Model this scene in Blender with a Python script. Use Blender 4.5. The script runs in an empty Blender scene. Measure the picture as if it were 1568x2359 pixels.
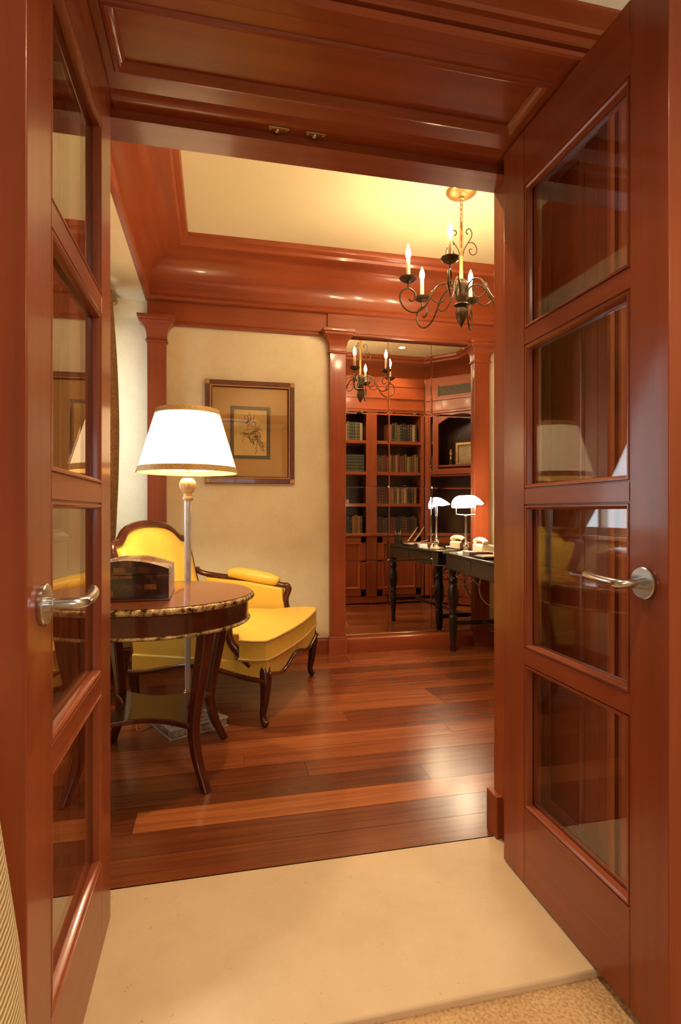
import bpy, bmesh, math, random
from mathutils import Vector, Matrix
R = random.Random(11)
PI = math.pi
C = bpy.context.scene.collection
K = 0.9            # every length below is in units of 0.9 m
V = Vector
S = bpy.context.scene

# ------------------------------------------------------------------ materials
def nodes(name):
    m = bpy.data.materials.new(name); m.use_nodes = True
    nt = m.node_tree; nt.nodes.clear()
    out = nt.nodes.new('ShaderNodeOutputMaterial')
    return m, nt, out
def N(nt, typ, **kw):
    n = nt.nodes.new(typ)
    for k, v in kw.items():
        if k in n.inputs.keys(): n.inputs[k].default_value = v
        else: setattr(n, k, v)
    return n
def L(nt, a, b): nt.links.new(a, b)
def c4(c): return (c[0], c[1], c[2], 1.0)
def ramp(nt, fac, stops):
    r = nt.nodes.new('ShaderNodeValToRGB')
    e = r.color_ramp.elements
    e[0].position, e[0].color = stops[0][0], c4(stops[0][1])
    e[1].position, e[1].color = stops[-1][0], c4(stops[-1][1])
    for p, c in stops[1:-1]:
        x = e.new(p); x.color = c4(c)
    L(nt, fac, r.inputs['Fac']); return r
def principled(nt, out, **kw):
    b = nt.nodes.new('ShaderNodeBsdfPrincipled')
    for k, v in kw.items(): b.inputs[k].default_value = v
    L(nt, b.outputs[0], out.inputs[0]); return b
def simple(name, col, rough=0.5, metal=0.0, spec=0.5, coat=0.0, noise=0.0, nscale=20, bump=0.0):
    m, nt, out = nodes(name)
    b = principled(nt, out, **{'Roughness': rough, 'Metallic': metal, 'Specular IOR Level': spec, 'Coat Weight': coat})
    b.inputs['Base Color'].default_value = c4(col)
    if noise or bump:
        tc = N(nt, 'ShaderNodeTexCoord'); nz = N(nt, 'ShaderNodeTexNoise', Scale=nscale, Detail=4.0)
        L(nt, tc.outputs['Object'], nz.inputs['Vector'])
        if noise:
            lo = tuple(max(0, x*(1-noise)) for x in col); hi = tuple(min(1, x*(1+noise)) for x in col)
            r = ramp(nt, nz.outputs['Fac'], [(0.3, lo), (0.7, hi)]); L(nt, r.outputs[0], b.inputs['Base Color'])
        if bump:
            bp = N(nt, 'ShaderNodeBump', Strength=bump, Distance=0.004)
            L(nt, nz.outputs['Fac'], bp.inputs['Height']); L(nt, bp.outputs[0], b.inputs['Normal'])
    return m
def wood(name, dark, light, axis, rough=0.32, coat=0.26, coat_rough=0.1, grain=26.0):
    m, nt, out = nodes(name)
    tc = N(nt, 'ShaderNodeTexCoord'); mp = N(nt, 'ShaderNodeMapping')
    sc = [grain, grain, grain]; sc[axis] = 0.9
    mp.inputs['Scale'].default_value = sc
    L(nt, tc.outputs['Object'], mp.inputs['Vector'])
    oi = N(nt, 'ShaderNodeObjectInfo'); mu = N(nt, 'ShaderNodeMath', operation='MULTIPLY'); mu.inputs[1].default_value = 37.0
    L(nt, oi.outputs['Random'], mu.inputs[0])
    nz = N(nt, 'ShaderNodeTexNoise', noise_dimensions='4D', Scale=1.0, Detail=5.0, Roughness=0.6)
    L(nt, mp.outputs[0], nz.inputs['Vector']); L(nt, mu.outputs[0], nz.inputs['W'])
    big = N(nt, 'ShaderNodeTexNoise', noise_dimensions='4D', Scale=2.2, Detail=2.0)
    L(nt, tc.outputs['Object'], big.inputs['Vector']); L(nt, mu.outputs[0], big.inputs['W'])
    mx = N(nt, 'ShaderNodeMix', data_type='FLOAT'); mx.inputs[0].default_value = 0.45
    L(nt, nz.outputs['Fac'], mx.inputs[2]); L(nt, big.outputs['Fac'], mx.inputs[3])
    r = ramp(nt, mx.outputs[0], [(0.34, dark), (0.66, light)])
    b = principled(nt, out, **{'Roughness': rough, 'Coat Weight': coat, 'Coat Roughness': coat_rough, 'Specular IOR Level': 0.28})
    L(nt, r.outputs[0], b.inputs['Base Color'])
    bp = N(nt, 'ShaderNodeBump', Strength=0.06, Distance=0.002)
    L(nt, nz.outputs['Fac'], bp.inputs['Height']); L(nt, bp.outputs[0], b.inputs['Normal'])
    return m
CH_D, CH_L = (0.205, 0.044, 0.016), (0.34, 0.080, 0.028)
CHERRY = [wood('cherry_x', CH_D, CH_L, 0), wood('cherry_y', CH_D, CH_L, 1), wood('cherry_z', CH_D, CH_L, 2)]
MAH = [wood('mahogany_x', (0.045, 0.010, 0.005), (0.105, 0.023, 0.009), 0, 0.25, .5, .06), wood('mahogany_y', (0.045, 0.010, 0.005), (0.105, 0.023, 0.009), 1, 0.25, .5, .06),
       wood('mahogany_z', (0.045, 0.010, 0.005), (0.105, 0.023, 0.009), 2, 0.25, .5, .06)]
TABLETOP = wood('tabletop_veneer', (0.20, 0.055, 0.018), (0.33, 0.105, 0.035), 0, 0.2, .6, .05, 18)
EBONY = [wood('ebony_x', (0.012, 0.008, 0.006), (0.03, 0.019, 0.014), 0, .3, .4, .08), wood('ebony_y', (0.012, 0.008, 0.006), (0.03, 0.019, 0.014), 1, .3, .4, .08),
         wood('ebony_z', (0.012, 0.008, 0.006), (0.03, 0.019, 0.014), 2, .3, .4, .08)]
DARKIN = [wood('recess_shade_x', (0.03, 0.010, 0.006), (0.055, 0.018, 0.010), 0), wood('recess_shade_y', (0.03, 0.010, 0.006), (0.055, 0.018, 0.010), 1), wood('recess_shade_z', (0.03, 0.010, 0.006), (0.055, 0.018, 0.010), 2)]  # wood toned near-black for the shade inside shelves and niche

def plaster_mat(name, base, var, nsc=2.4):
    m, nt, out = nodes(name)
    tc = N(nt, 'ShaderNodeTexCoord'); nz = N(nt, 'ShaderNodeTexNoise', Scale=nsc, Detail=7.0, Roughness=.65)
    L(nt, tc.outputs['Object'], nz.inputs['Vector'])
    n2 = N(nt, 'ShaderNodeTexNoise', Scale=55.0, Detail=3.0); L(nt, tc.outputs['Object'], n2.inputs['Vector'])
    mx = N(nt, 'ShaderNodeMix', data_type='FLOAT'); mx.inputs[0].default_value = .2
    L(nt, nz.outputs['Fac'], mx.inputs[2]); L(nt, n2.outputs['Fac'], mx.inputs[3])
    r = ramp(nt, mx.outputs[0], [(.33, var), (.6, base)])
    b = principled(nt, out, **{'Roughness': .55, 'Specular IOR Level': .3})
    L(nt, r.outputs[0], b.inputs['Base Color'])
    bp = N(nt, 'ShaderNodeBump', Strength=.08, Distance=.003); L(nt, n2.outputs['Fac'], bp.inputs['Height']); L(nt, bp.outputs[0], b.inputs['Normal'])
    return m
PLASTER = plaster_mat('parchment_plaster', (.78, .69, .48), (.68, .565, .355))
CEIL = plaster_mat('ceiling_cream', (.75, .665, .44), (.73, .64, .415), 1.0)
WHITE = simple('white_paint', (.80, .77, .70), .6)
def stone_mat():
    m, nt, out = nodes('limestone')
    tc = N(nt, 'ShaderNodeTexCoord'); a = N(nt, 'ShaderNodeTexNoise', Scale=3.5, Detail=8.0, Roughness=.7); L(nt, tc.outputs['Object'], a.inputs['Vector'])
    r = ramp(nt, a.outputs['Fac'], [(.3, (.62, .48, .31)), (.65, (.72, .575, .39))])
    s = N(nt, 'ShaderNodeTexNoise', Scale=34.0, Detail=4.0, Roughness=.7); L(nt, tc.outputs['Object'], s.inputs['Vector'])
    sr = ramp(nt, s.outputs['Fac'], [(.29, (.55, .42, .25)), (.33, (1, 1, 1))])
    mx = N(nt, 'ShaderNodeMix', data_type='RGBA', blend_type='MULTIPLY'); mx.inputs[0].default_value = .8
    L(nt, r.outputs[0], mx.inputs[6]); L(nt, sr.outputs[0], mx.inputs[7])
    b = principled(nt, out, **{'Roughness': .38, 'Specular IOR Level': .35}); L(nt, mx.outputs[2], b.inputs['Base Color'])
    return m
STONE = stone_mat()
def carpet_mat():
    m, nt, out = nodes('carpet_beige')
    tc = N(nt, 'ShaderNodeTexCoord'); a = N(nt, 'ShaderNodeTexNoise', Scale=130.0, Detail=3.0); L(nt, tc.outputs['Object'], a.inputs['Vector'])
    b2 = N(nt, 'ShaderNodeTexNoise', Scale=5.0, Detail=3.0); L(nt, tc.outputs['Object'], b2.inputs['Vector'])
    mx = N(nt, 'ShaderNodeMix', data_type='FLOAT'); mx.inputs[0].default_value = .35
    L(nt, a.outputs['Fac'], mx.inputs[2]); L(nt, b2.outputs['Fac'], mx.inputs[3])
    r = ramp(nt, mx.outputs[0], [(.34, (.36, .225, .11)), (.58, (.64, .44, .245))])
    b = principled(nt, out, **{'Roughness': .95, 'Specular IOR Level': .05}); L(nt, r.outputs[0], b.inputs['Base Color'])
    bp = N(nt, 'ShaderNodeBump', Strength=.7, Distance=.006); L(nt, a.outputs['Fac'], bp.inputs['Height']); L(nt, bp.outputs[0], b.inputs['Normal'])
    return m
CARPET = carpet_mat()
def floor_mat():
    m, nt, out = nodes('plank_floor')
    at = N(nt, 'ShaderNodeAttribute', attribute_name='tone')
    sx = N(nt, 'ShaderNodeSeparateColor'); L(nt, at.outputs['Color'], sx.inputs[0])
    r = ramp(nt, sx.outputs[0], [(0.0, (.085, .022, .009)), (.3, (.175, .045, .016)), (.6, (.29, .080, .026)), (1.0, (.46, .155, .048))])
    tc = N(nt, 'ShaderNodeTexCoord'); mp = N(nt, 'ShaderNodeMapping'); mp.inputs['Scale'].default_value = (1.6, 48, 48)
    L(nt, tc.outputs['Object'], mp.inputs['Vector'])
    mu = N(nt, 'ShaderNodeMath', operation='MULTIPLY'); mu.inputs[1].default_value = 50; L(nt, sx.outputs[1], mu.inputs[0])
    nz = N(nt, 'ShaderNodeTexNoise', noise_dimensions='4D', Scale=1.0, Detail=5.0, Roughness=.65)
    L(nt, mp.outputs[0], nz.inputs['Vector']); L(nt, mu.outputs[0], nz.inputs['W'])
    gr = ramp(nt, nz.outputs['Fac'], [(.3, (.62, .58, .55)), (.7, (1.25, 1.25, 1.25))])
    mx = N(nt, 'ShaderNodeMix', data_type='RGBA', blend_type='MULTIPLY'); mx.inputs[0].default_value = 1
    L(nt, r.outputs[0], mx.inputs[6]); L(nt, gr.outputs[0], mx.inputs[7])
    b = principled(nt, out, **{'Roughness': .27, 'Specular IOR Level': .5, 'Coat Weight': .25, 'Coat Roughness': .2}); L(nt, mx.outputs[2], b.inputs['Base Color'])
    bp = N(nt, 'ShaderNodeBump', Strength=.12, Distance=.001); L(nt, nz.outputs['Fac'], bp.inputs['Height']); L(nt, bp.outputs[0], b.inputs['Normal'])
    return m
FLOORM = floor_mat()
def pane_mat(name, tint=(1, 1, 1), f0=.045, top=1.0):
    m, nt, out = nodes(name)
    lw = N(nt, 'ShaderNodeLayerWeight', Blend=.5)
    p = N(nt, 'ShaderNodeMath', operation='POWER'); p.inputs[1].default_value = 5.0
    # facing = 1-|cos|, the same on both sides of the pane
    L(nt, lw.outputs['Facing'], p.inputs[0])
    a = N(nt, 'ShaderNodeMath', operation='MULTIPLY_ADD'); a.inputs[1].default_value = top-f0; a.inputs[2].default_value = f0
    L(nt, p.outputs[0], a.inputs[0])
    t = N(nt, 'ShaderNodeBsdfTransparent'); t.inputs[0].default_value = c4(tint)
    g = N(nt, 'ShaderNodeBsdfGlossy', Roughness=0.0); g.inputs[0].default_value = (1, 1, 1, 1)
    mx = N(nt, 'ShaderNodeMixShader'); L(nt, a.outputs[0], mx.inputs[0]); L(nt, t.outputs[0], mx.inputs[1]); L(nt, g.outputs[0], mx.inputs[2])
    L(nt, mx.outputs[0], out.inputs[0]); return m
PANE = pane_mat('clear_pane', (.97, .975, .96))
MIRROR = simple('mirror_silver', (.90, .885, .85), 0.0, 1.0)
STEEL = simple('satin_steel', (.60, .62, .66), .24, 1.0)
BRASS = simple('aged_brass', (.55, .40, .20), .3, 1.0)
def gilt_mat():
    m, nt, out = nodes('gilt_carving')
    tc = N(nt, 'ShaderNodeTexCoord'); nz = N(nt, 'ShaderNodeTexNoise', Scale=38.0, Detail=4.0, Roughness=.7); L(nt, tc.outputs['Object'], nz.inputs['Vector'])
    r = ramp(nt, nz.outputs['Fac'], [(.38, (.030, .012, .006)), (.46, (.32, .20, .07)), (.58, (.66, .52, .28))])
    b = principled(nt, out, **{'Roughness': .4, 'Metallic': .55}); L(nt, r.outputs[0], b.inputs['Base Color'])
    bp = N(nt, 'ShaderNodeBump', Strength=.8, Distance=.006); L(nt, nz.outputs['Fac'], bp.inputs['Height']); L(nt, bp.outputs[0], b.inputs['Normal']); return m
GILT = gilt_mat()
IRON = simple('bronzed_iron', (.075, .046, .022), .45, .5, noise=.5, nscale=60)
GOLDEN = simple('golden_stem', (.40, .24, .085), .4, .6, noise=.2, nscale=40)
LEATHER = simple('yellow_leather', (.77, .52, .085), .36, 0, .45, noise=.06, nscale=9, bump=.05)
PIPING = simple('leather_piping', (.52, .33, .10), .4)
def shade_mat(name, col, trans, emit=0.0):
    m, nt, out = nodes(name)
    d = N(nt, 'ShaderNodeBsdfDiffuse'); d.inputs[0].default_value = c4(col)
    t = N(nt, 'ShaderNodeBsdfTranslucent'); t.inputs[0].default_value = c4(col)
    mx = N(nt, 'ShaderNodeMixShader'); mx.inputs[0].default_value = trans
    L(nt, d.outputs[0], mx.inputs[1]); L(nt, t.outputs[0], mx.inputs[2])
    if emit:
        e = N(nt, 'ShaderNodeEmission', Strength=emit); e.inputs[0].default_value = (1, .80, .55, 1)
        ad = N(nt, 'ShaderNodeAddShader'); L(nt, mx.outputs[0], ad.inputs[0]); L(nt, e.outputs[0], ad.inputs[1]); L(nt, ad.outputs[0], out.inputs[0])
    else: L(nt, mx.outputs[0], out.inputs[0])
    return m
SHADE = shade_mat('lampshade_linen', (.90, .84, .74), .30)
OPAL = shade_mat('opal_glass', (.9, .88, .8), .5, 15.0)
SHEER = shade_mat('sheer_voile', (.85, .87, .88), .7)
def emit_mat(name, col, s):
    m, nt, out = nodes(name); e = N(nt, 'ShaderNodeEmission', Strength=s); e.inputs[0].default_value = c4(col); L(nt, e.outputs[0], out.inputs[0]); return m
BULB = emit_mat('candle_bulb_glow', (1, .725, .40), 285.0)
LAMPBULB = emit_mat('lamp_bulb_glow', (1, .74, .43), 640.0)
DESKBULB = emit_mat('desk_bulb_glow', (1, .74, .46), 240.0)
DOWNGLOW = emit_mat('downlight_glow', (1, .74, .46), 14.0)
CANDLE = simple('candle_sleeve', (.85, .74, .50), .5)
SILVERLEAF = simple('silvered_wood', (.54, .56, .60), .32, .25, noise=.15, nscale=14)
CREAMGILT = simple('cream_gilt', (.62, .47, .26), .4, .3, noise=.35, nscale=30)
STONEGREY = simple('grey_carved_plinth', (.34, .30, .235), .45, .15, noise=.3, nscale=40)
TRIMGOLD = simple('shade_braid', (.40, .25, .09), .6, .2, noise=.3, nscale=120)
def curtain_mat():
    m, nt, out = nodes('curtain_damask')
    tc = N(nt, 'ShaderNodeTexCoord'); nz = N(nt, 'ShaderNodeTexNoise', Scale=60.0, Detail=3.0); L(nt, tc.outputs['Object'], nz.inputs['Vector'])
    r = ramp(nt, nz.outputs['Fac'], [(.35, (.15, .075, .025)), (.7, (.27, .145, .05))])
    b = principled(nt, out, **{'Roughness': .7, 'Specular IOR Level': .3}); L(nt, r.outputs[0], b.inputs['Base Color']); return m
CURTAIN = curtain_mat()
GOLDCLOTH = simple('gold_braid_cloth', (.55, .34, .07), .5)
def tile_mat(name, dark, mid, lite, sx, sz, axes):
    m, nt, out = nodes(name)
    tc = N(nt, 'ShaderNodeTexCoord'); sp = N(nt, 'ShaderNodeSeparateXYZ'); L(nt, tc.outputs['Object'], sp.inputs[0])
    cb = N(nt, 'ShaderNodeCombineXYZ')
    L(nt, sp.outputs[axes[0]], cb.inputs[0]); L(nt, sp.outputs[axes[1]], cb.inputs[1])
    bt = N(nt, 'ShaderNodeTexBrick', Scale=1.0); bt.inputs['Color1'].default_value = (0, 0, 0, 1); bt.inputs['Color2'].default_value = (1, 1, 1, 1)
    bt.inputs['Mortar'].default_value = (.1, .1, .1, 1); bt.inputs['Mortar Size'].default_value = .0005; bt.inputs['Brick Width'].default_value = sx; bt.inputs['Row Height'].default_value = sz
    L(nt, cb.outputs[0], bt.inputs['Vector'])
    r = ramp(nt, bt.outputs['Color'], [(.0, dark), (.70, mid), (.95, lite)])
    nz = N(nt, 'ShaderNodeTexNoise', Scale=30.0, Detail=3.0); L(nt, tc.outputs['Object'], nz.inputs['Vector'])
    nr = ramp(nt, nz.outputs['Fac'], [(.3, (.5, .45, .4)), (.7, (1.2, 1.2, 1.2))])
    mx = N(nt, 'ShaderNodeMix', data_type='RGBA', blend_type='MULTIPLY'); mx.inputs[0].default_value = 1
    L(nt, r.outputs[0], mx.inputs[6]); L(nt, nr.outputs[0], mx.inputs[7])
    b = principled(nt, out, **{'Roughness': .18, 'Coat Weight': .6, 'Coat Roughness': .06}); L(nt, mx.outputs[2], b.inputs['Base Color']); return m
SHELLF = tile_mat('dark_shell_tiles', (.010, .005, .004), (.055, .018, .011), (.24, .10, .035), .045, .022, ('X', 'Z'))
SHELLT = tile_mat('lamplit_shell_tiles', (.20, .07, .03), (.55, .38, .24), (.62, .48, .34), .06, .06, ('X', 'Y'))  # lamplight on lid top and right side painted as paler tiles
WOVEN = None
def woven_mat():
    m, nt, out = nodes('cream_woven_cloth')
    tc = N(nt, 'ShaderNodeTexCoord'); mp = N(nt, 'ShaderNodeMapping'); mp.inputs['Rotation'].default_value = (0, .5, 0.0); L(nt, tc.outputs['Object'], mp.inputs['Vector'])
    w = N(nt, 'ShaderNodeTexWave', wave_type='BANDS', bands_direction='Z', Scale=42.0, Distortion=1.2, Detail=1.0); L(nt, mp.outputs[0], w.inputs['Vector'])
    r = ramp(nt, w.outputs['Fac'], [(.1, (.52, .42, .24)), (.7, (.80, .71, .50))])
    b = principled(nt, out, **{'Roughness': .8, 'Specular IOR Level': .2}); L(nt, r.outputs[0], b.inputs['Base Color'])
    bp = N(nt, 'ShaderNodeBump', Strength=.6, Distance=.004); L(nt, w.outputs['Fac'], bp.inputs['Height']); L(nt, bp.outputs[0], b.inputs['Normal']); return m
WOVEN = woven_mat()
MATBOARD = simple('tan_mat_board', (.52, .275, .085), .8, noise=.05, nscale=4)
PAPER = simple('aged_paper', (.70, .47, .18), .8, noise=.12, nscale=7)
INK = simple('sepia_chalk', (.21, .105, .035), .9)
INLAY = simple('maple_inlay', (.50, .26, .08), .4)
FRAMEDARK = simple('frame_mahogany', (.115, .03, .012), .3, coat=.3, noise=.25, nscale=25)
GREENMAT = simple('olive_slip', (.085, .06, .022), .5)
IVORY = simple('ivory_plastic', (.78, .68, .48), .35)
BLACKP = simple('black_plastic', (.015, .013, .012), .35)
NOTE = simple('note_paper', (.80, .82, .86), .7)
REDLEATHER = simple('oxblood_leather', (.10, .02, .012), .4)
CABLE = simple('grey_cable', (.66, .58, .46), .5)
CORDM = simple('brown_flex', (.30, .17, .07), .5)
PENGOLD = simple('pen_gold', (.85, .66, .40), .35, .6)
BLACKVOID = simple('grille_black', (.02, .015, .01), .6)

# ------------------------------------------------------------------ mesh builder
class MB:
    def __init__(s, auto=False): s.v, s.f, s.mi, s.m, s.auto = [], [], [], 0, auto
    def add(s, vs, fs, m=None):
        o = len(s.v); s.v += [tuple(p) for p in vs]
        for f in fs: s.f.append(tuple(i+o for i in f)); s.mi.append(s.m if m is None else m)
    def _ax(s, d): return max(range(3), key=lambda i: abs(d[i])) if s.auto else None
    def box(s, x0, x1, y0, y1, z0, z1, m=None):
        if s.auto and m is None: m = s._ax((x1-x0, y1-y0, z1-z0))
        vs = [(x, y, z) for z in (z0, z1) for y in (y0, y1) for x in (x0, x1)]
        s.add(vs, [(0, 2, 3, 1), (4, 5, 7, 6), (0, 1, 5, 4), (2, 6, 7, 3), (0, 4, 6, 2), (1, 3, 7, 5)], m); return s
    def prism(s, poly, axis, a0, a1, m=None):
        if s.auto and m is None: m = 'xyz'.index(axis)
        def P(p, a): return (a, p[0], p[1]) if axis == 'x' else (p[0], a, p[1]) if axis == 'y' else (p[0], p[1], a)
        n = len(poly); vs = [P(p, a0) for p in poly]+[P(p, a1) for p in poly]
        fs = [tuple(range(n)), tuple(range(2*n-1, n-1, -1))]+[(i, (i+1) % n, n+(i+1) % n, n+i) for i in range(n)]
        s.add(vs, fs, m); return s
    def lathe(s, prof, cx=0, cy=0, n=24, axis='z', cz=0, m=None, gad=0, gamp=0, gz=None, cap=True):
        vs = []
        for r, z in prof:
            for k in range(n):
                a = 2*PI*k/n; rr = r
                if gad and gz and gz[0] <= z <= gz[1]: rr = r*(1+gamp*abs(math.sin(gad*a/2)))
                u, w = rr*math.cos(a), rr*math.sin(a)
                vs.append((cx+u, cy+w, cz+z) if axis == 'z' else (cx+z, cy+u, cz+w) if axis == 'x' else (cx+u, cy+z, cz+w))
        fs = []
        for j in range(len(prof)-1):
            for k in range(n): fs.append((j*n+k, j*n+(k+1) % n, (j+1)*n+(k+1) % n, (j+1)*n+k))
        b = (len(prof)-1)*n
        if cap: fs.append(tuple(range(n))); fs.append(tuple(b+k for k in range(n)))
        s.add(vs, fs, m); return s
    def tube(s, pts, r, n=8, closed=False, m=None, flat=None):
        pts = [V(p) for p in pts]; N_ = len(pts)
        rs = r if isinstance(r, (list, tuple)) else [r]*N_
        tang = []
        for i in range(N_):
            if closed: t = pts[(i+1) % N_]-pts[i-1]
            else: t = pts[min(i+1, N_-1)]-pts[max(i-1, 0)]
            tang.append(t.normalized() if t.length > 1e-9 else V((0, 0, 1)))
        up = V((0, 0, 1)) if abs(tang[0].z) < .9 else V((1, 0, 0))
        nrm = (up-tang[0]*up.dot(tang[0])).normalized()
        vs = []
        for i in range(N_):
            nrm = (nrm-tang[i]*nrm.dot(tang[i]))
            nrm = nrm.normalized() if nrm.length > 1e-6 else tang[i].orthogonal().normalized()
            bi = tang[i].cross(nrm)
            for k in range(n):
                a = 2*PI*k/n
                vs.append(pts[i]+(nrm*math.cos(a)*(flat or 1)+bi*math.sin(a))*rs[i])
        fs = []
        for i in range(N_ if closed else N_-1):
            j = (i+1) % N_
            for k in range(n): fs.append((i*n+k, i*n+(k+1) % n, j*n+(k+1) % n, j*n+k))
        if not closed: fs.append(tuple(range(n))); fs.append(tuple((N_-1)*n+k for k in range(n)))
        s.add(vs, fs, m); return s
    def sweep(s, path, prof, nrm, closed=False, side=1, m=None, cap=True):
        """profile (u sideways in the path's plane, v along nrm) swept with mitred corners"""
        P = [V(p) for p in path]; nrm = V(nrm).normalized(); n = len(P); k = len(prof); vs = []
        segd = [(P[(i+1) % n]-P[i]).normalized() for i in range(n if closed else n-1)]
        for i in range(n):
            if closed: d0, d1 = segd[i-1], segd[i]
            else: d0 = segd[max(i-1, 0)]; d1 = segd[min(i, n-2)]
            a, b = nrm.cross(d0)*side, nrm.cross(d1)*side
            mt = (a+b); mt = mt/(1+a.dot(b)) if (1+a.dot(b)) > 1e-6 else a
            for u, v in prof: vs.append(P[i]+mt*u+nrm*v)
        for i in range(n if closed else n-1):
            j = (i+1) % n
            mm = m if m is not None else (s._ax(segd[i]) if s.auto else s.m)
            fs = [(i*k+q, i*k+(q+1) % k, j*k+(q+1) % k, j*k+q) for q in range(k)]
            o = len(s.v)
            for f in fs: s.f.append(tuple(x+o for x in f)); s.mi.append(mm)
        o = len(s.v)
        s.v += [tuple(p) for p in vs]
        if cap and not closed:
            s.f.append(tuple(o+q for q in range(k))); s.mi.append(s.m if m is None else m)
            s.f.append(tuple(o+(n-1)*k+q for q in range(k))); s.mi.append(s.m if m is None else m)
        return s
    def grid(s, fn, nu, nv, m=None):
        vs = [fn(i/nu, j/nv) for j in range(nv+1) for i in range(nu+1)]
        fs = [(j*(nu+1)+i, j*(nu+1)+i+1, (j+1)*(nu+1)+i+1, (j+1)*(nu+1)+i) for j in range(nv) for i in range(nu)]
        s.add(vs, fs, m); return s
    def ell(s, c, r, nu=16, nv=10, m=None):
        prof = []
        vs = []; 
        for j in range(nv+1):
            t = -PI/2+PI*j/nv
            for i in range(nu):
                a = 2*PI*i/nu; rr = max(math.cos(t), 1e-3)
                vs.append((c[0]+r[0]*rr*math.cos(a), c[1]+r[1]*rr*math.sin(a), c[2]+r[2]*math.sin(t)))
        fs = [(j*nu+i, j*nu+(i+1) % nu, (j+1)*nu+(i+1) % nu, (j+1)*nu+i) for j in range(nv) for i in range(nu)]
        s.add(vs, fs, m); return s
    def xf(s, M, start=0):
        for i in range(start, len(s.v)): s.v[i] = tuple(M @ V(s.v[i]))
        return s
    def build(s, name, mats, parent=None, org=None, bevel=0, seg=2, solid=0, sub=0, smooth=True, ang=32, kind=None, label=None, cat=None, group=None, doubles=False):
        if org is None:
            if parent is not None: org = ORG[parent.name]
            else:
                xs = [p[0] for p in s.v]; ys = [p[1] for p in s.v]; zs = [p[2] for p in s.v]
                org = ((min(xs)+max(xs))/2, (min(ys)+max(ys))/2, min(zs))
        me = bpy.data.meshes.new(name)
        me.from_pydata([tuple((p[i]-org[i])*K for i in range(3)) for p in s.v], [], s.f)
        for m in (mats if isinstance(mats, (list, tuple)) else [mats]): me.materials.append(m)
        for p, i in zip(me.polygons, s.mi): p.material_index = i
        bm = bmesh.new(); bm.from_mesh(me)
        if doubles: bmesh.ops.remove_doubles(bm, verts=bm.verts, dist=1e-5)
        bmesh.ops.recalc_face_normals(bm, faces=bm.faces); bm.to_mesh(me); bm.free()
        if smooth:
            me.shade_smooth(); me.set_sharp_from_angle(angle=math.radians(ang))
        o = bpy.data.objects.new(name, me); C.objects.link(o)
        if parent is not None: o.parent = parent
        else: o.location = [x*K for x in org]
        ORG[o.name] = org
        if bevel:
            b = o.modifiers.new('edge', 'BEVEL'); b.width = bevel*K; b.segments = seg; b.limit_method = 'ANGLE'; b.angle_limit = math.radians(40)
        if solid:
            b = o.modifiers.new('thick', 'SOLIDIFY'); b.thickness = solid*K; b.offset = 0
        if sub:
            b = o.modifiers.new('sub', 'SUBSURF'); b.levels = sub; b.render_levels = sub
        if kind: o['kind'] = kind
        if label: o['label'] = label
        if cat: o['category'] = cat
        if group: o['group'] = group
        return o
ORG = {}
def thing(name, label, cat, loc, rz=0, group=None, local=False, kind=None):
    o = bpy.data.objects.new(name, None); C.objects.link(o); o.empty_display_size = .1
    o.location = [x*K for x in loc]; o.rotation_euler = (0, 0, rz)
    ORG[o.name] = (0, 0, 0) if local else tuple(loc)
    if label: o['label'] = label
    if cat: o['category'] = cat
    if group: o['group'] = group
    if kind: o['kind'] = kind
    return o
def struct(mb, name, mats, parent=None, **kw): return mb.build(name, mats, parent, kind='structure' if parent is None else None, **kw)
def bez(pts, n=8):
    """Catmull-Rom through pts"""
    P = [V(p) for p in pts]; out = []
    for i in range(len(P)-1):
        p0, p1, p2, p3 = P[max(i-1, 0)], P[i], P[i+1], P[min(i+2, len(P)-1)]
        for k in range(n):
            t = k/n
            out.append(.5*((2*p1)+(p2-p0)*t+(2*p0-5*p1+4*p2-p3)*t*t+(3*p1-p0-3*p2+p3)*t**3))
    out.append(P[-1]); return out

# ------------------------------------------------------------------ key dimensions
YB, ZC = 4.65, 3.28           # back wall, ceiling
XL, XR = -.53, 3.40           # left bulkhead face, right wall
XA = -.86                     # window wall of the alcove
YF0, YF1 = 1.385, 1.93         # door wall
OX0, OX1, OZ = -.415, 1.085, 2.47

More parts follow.
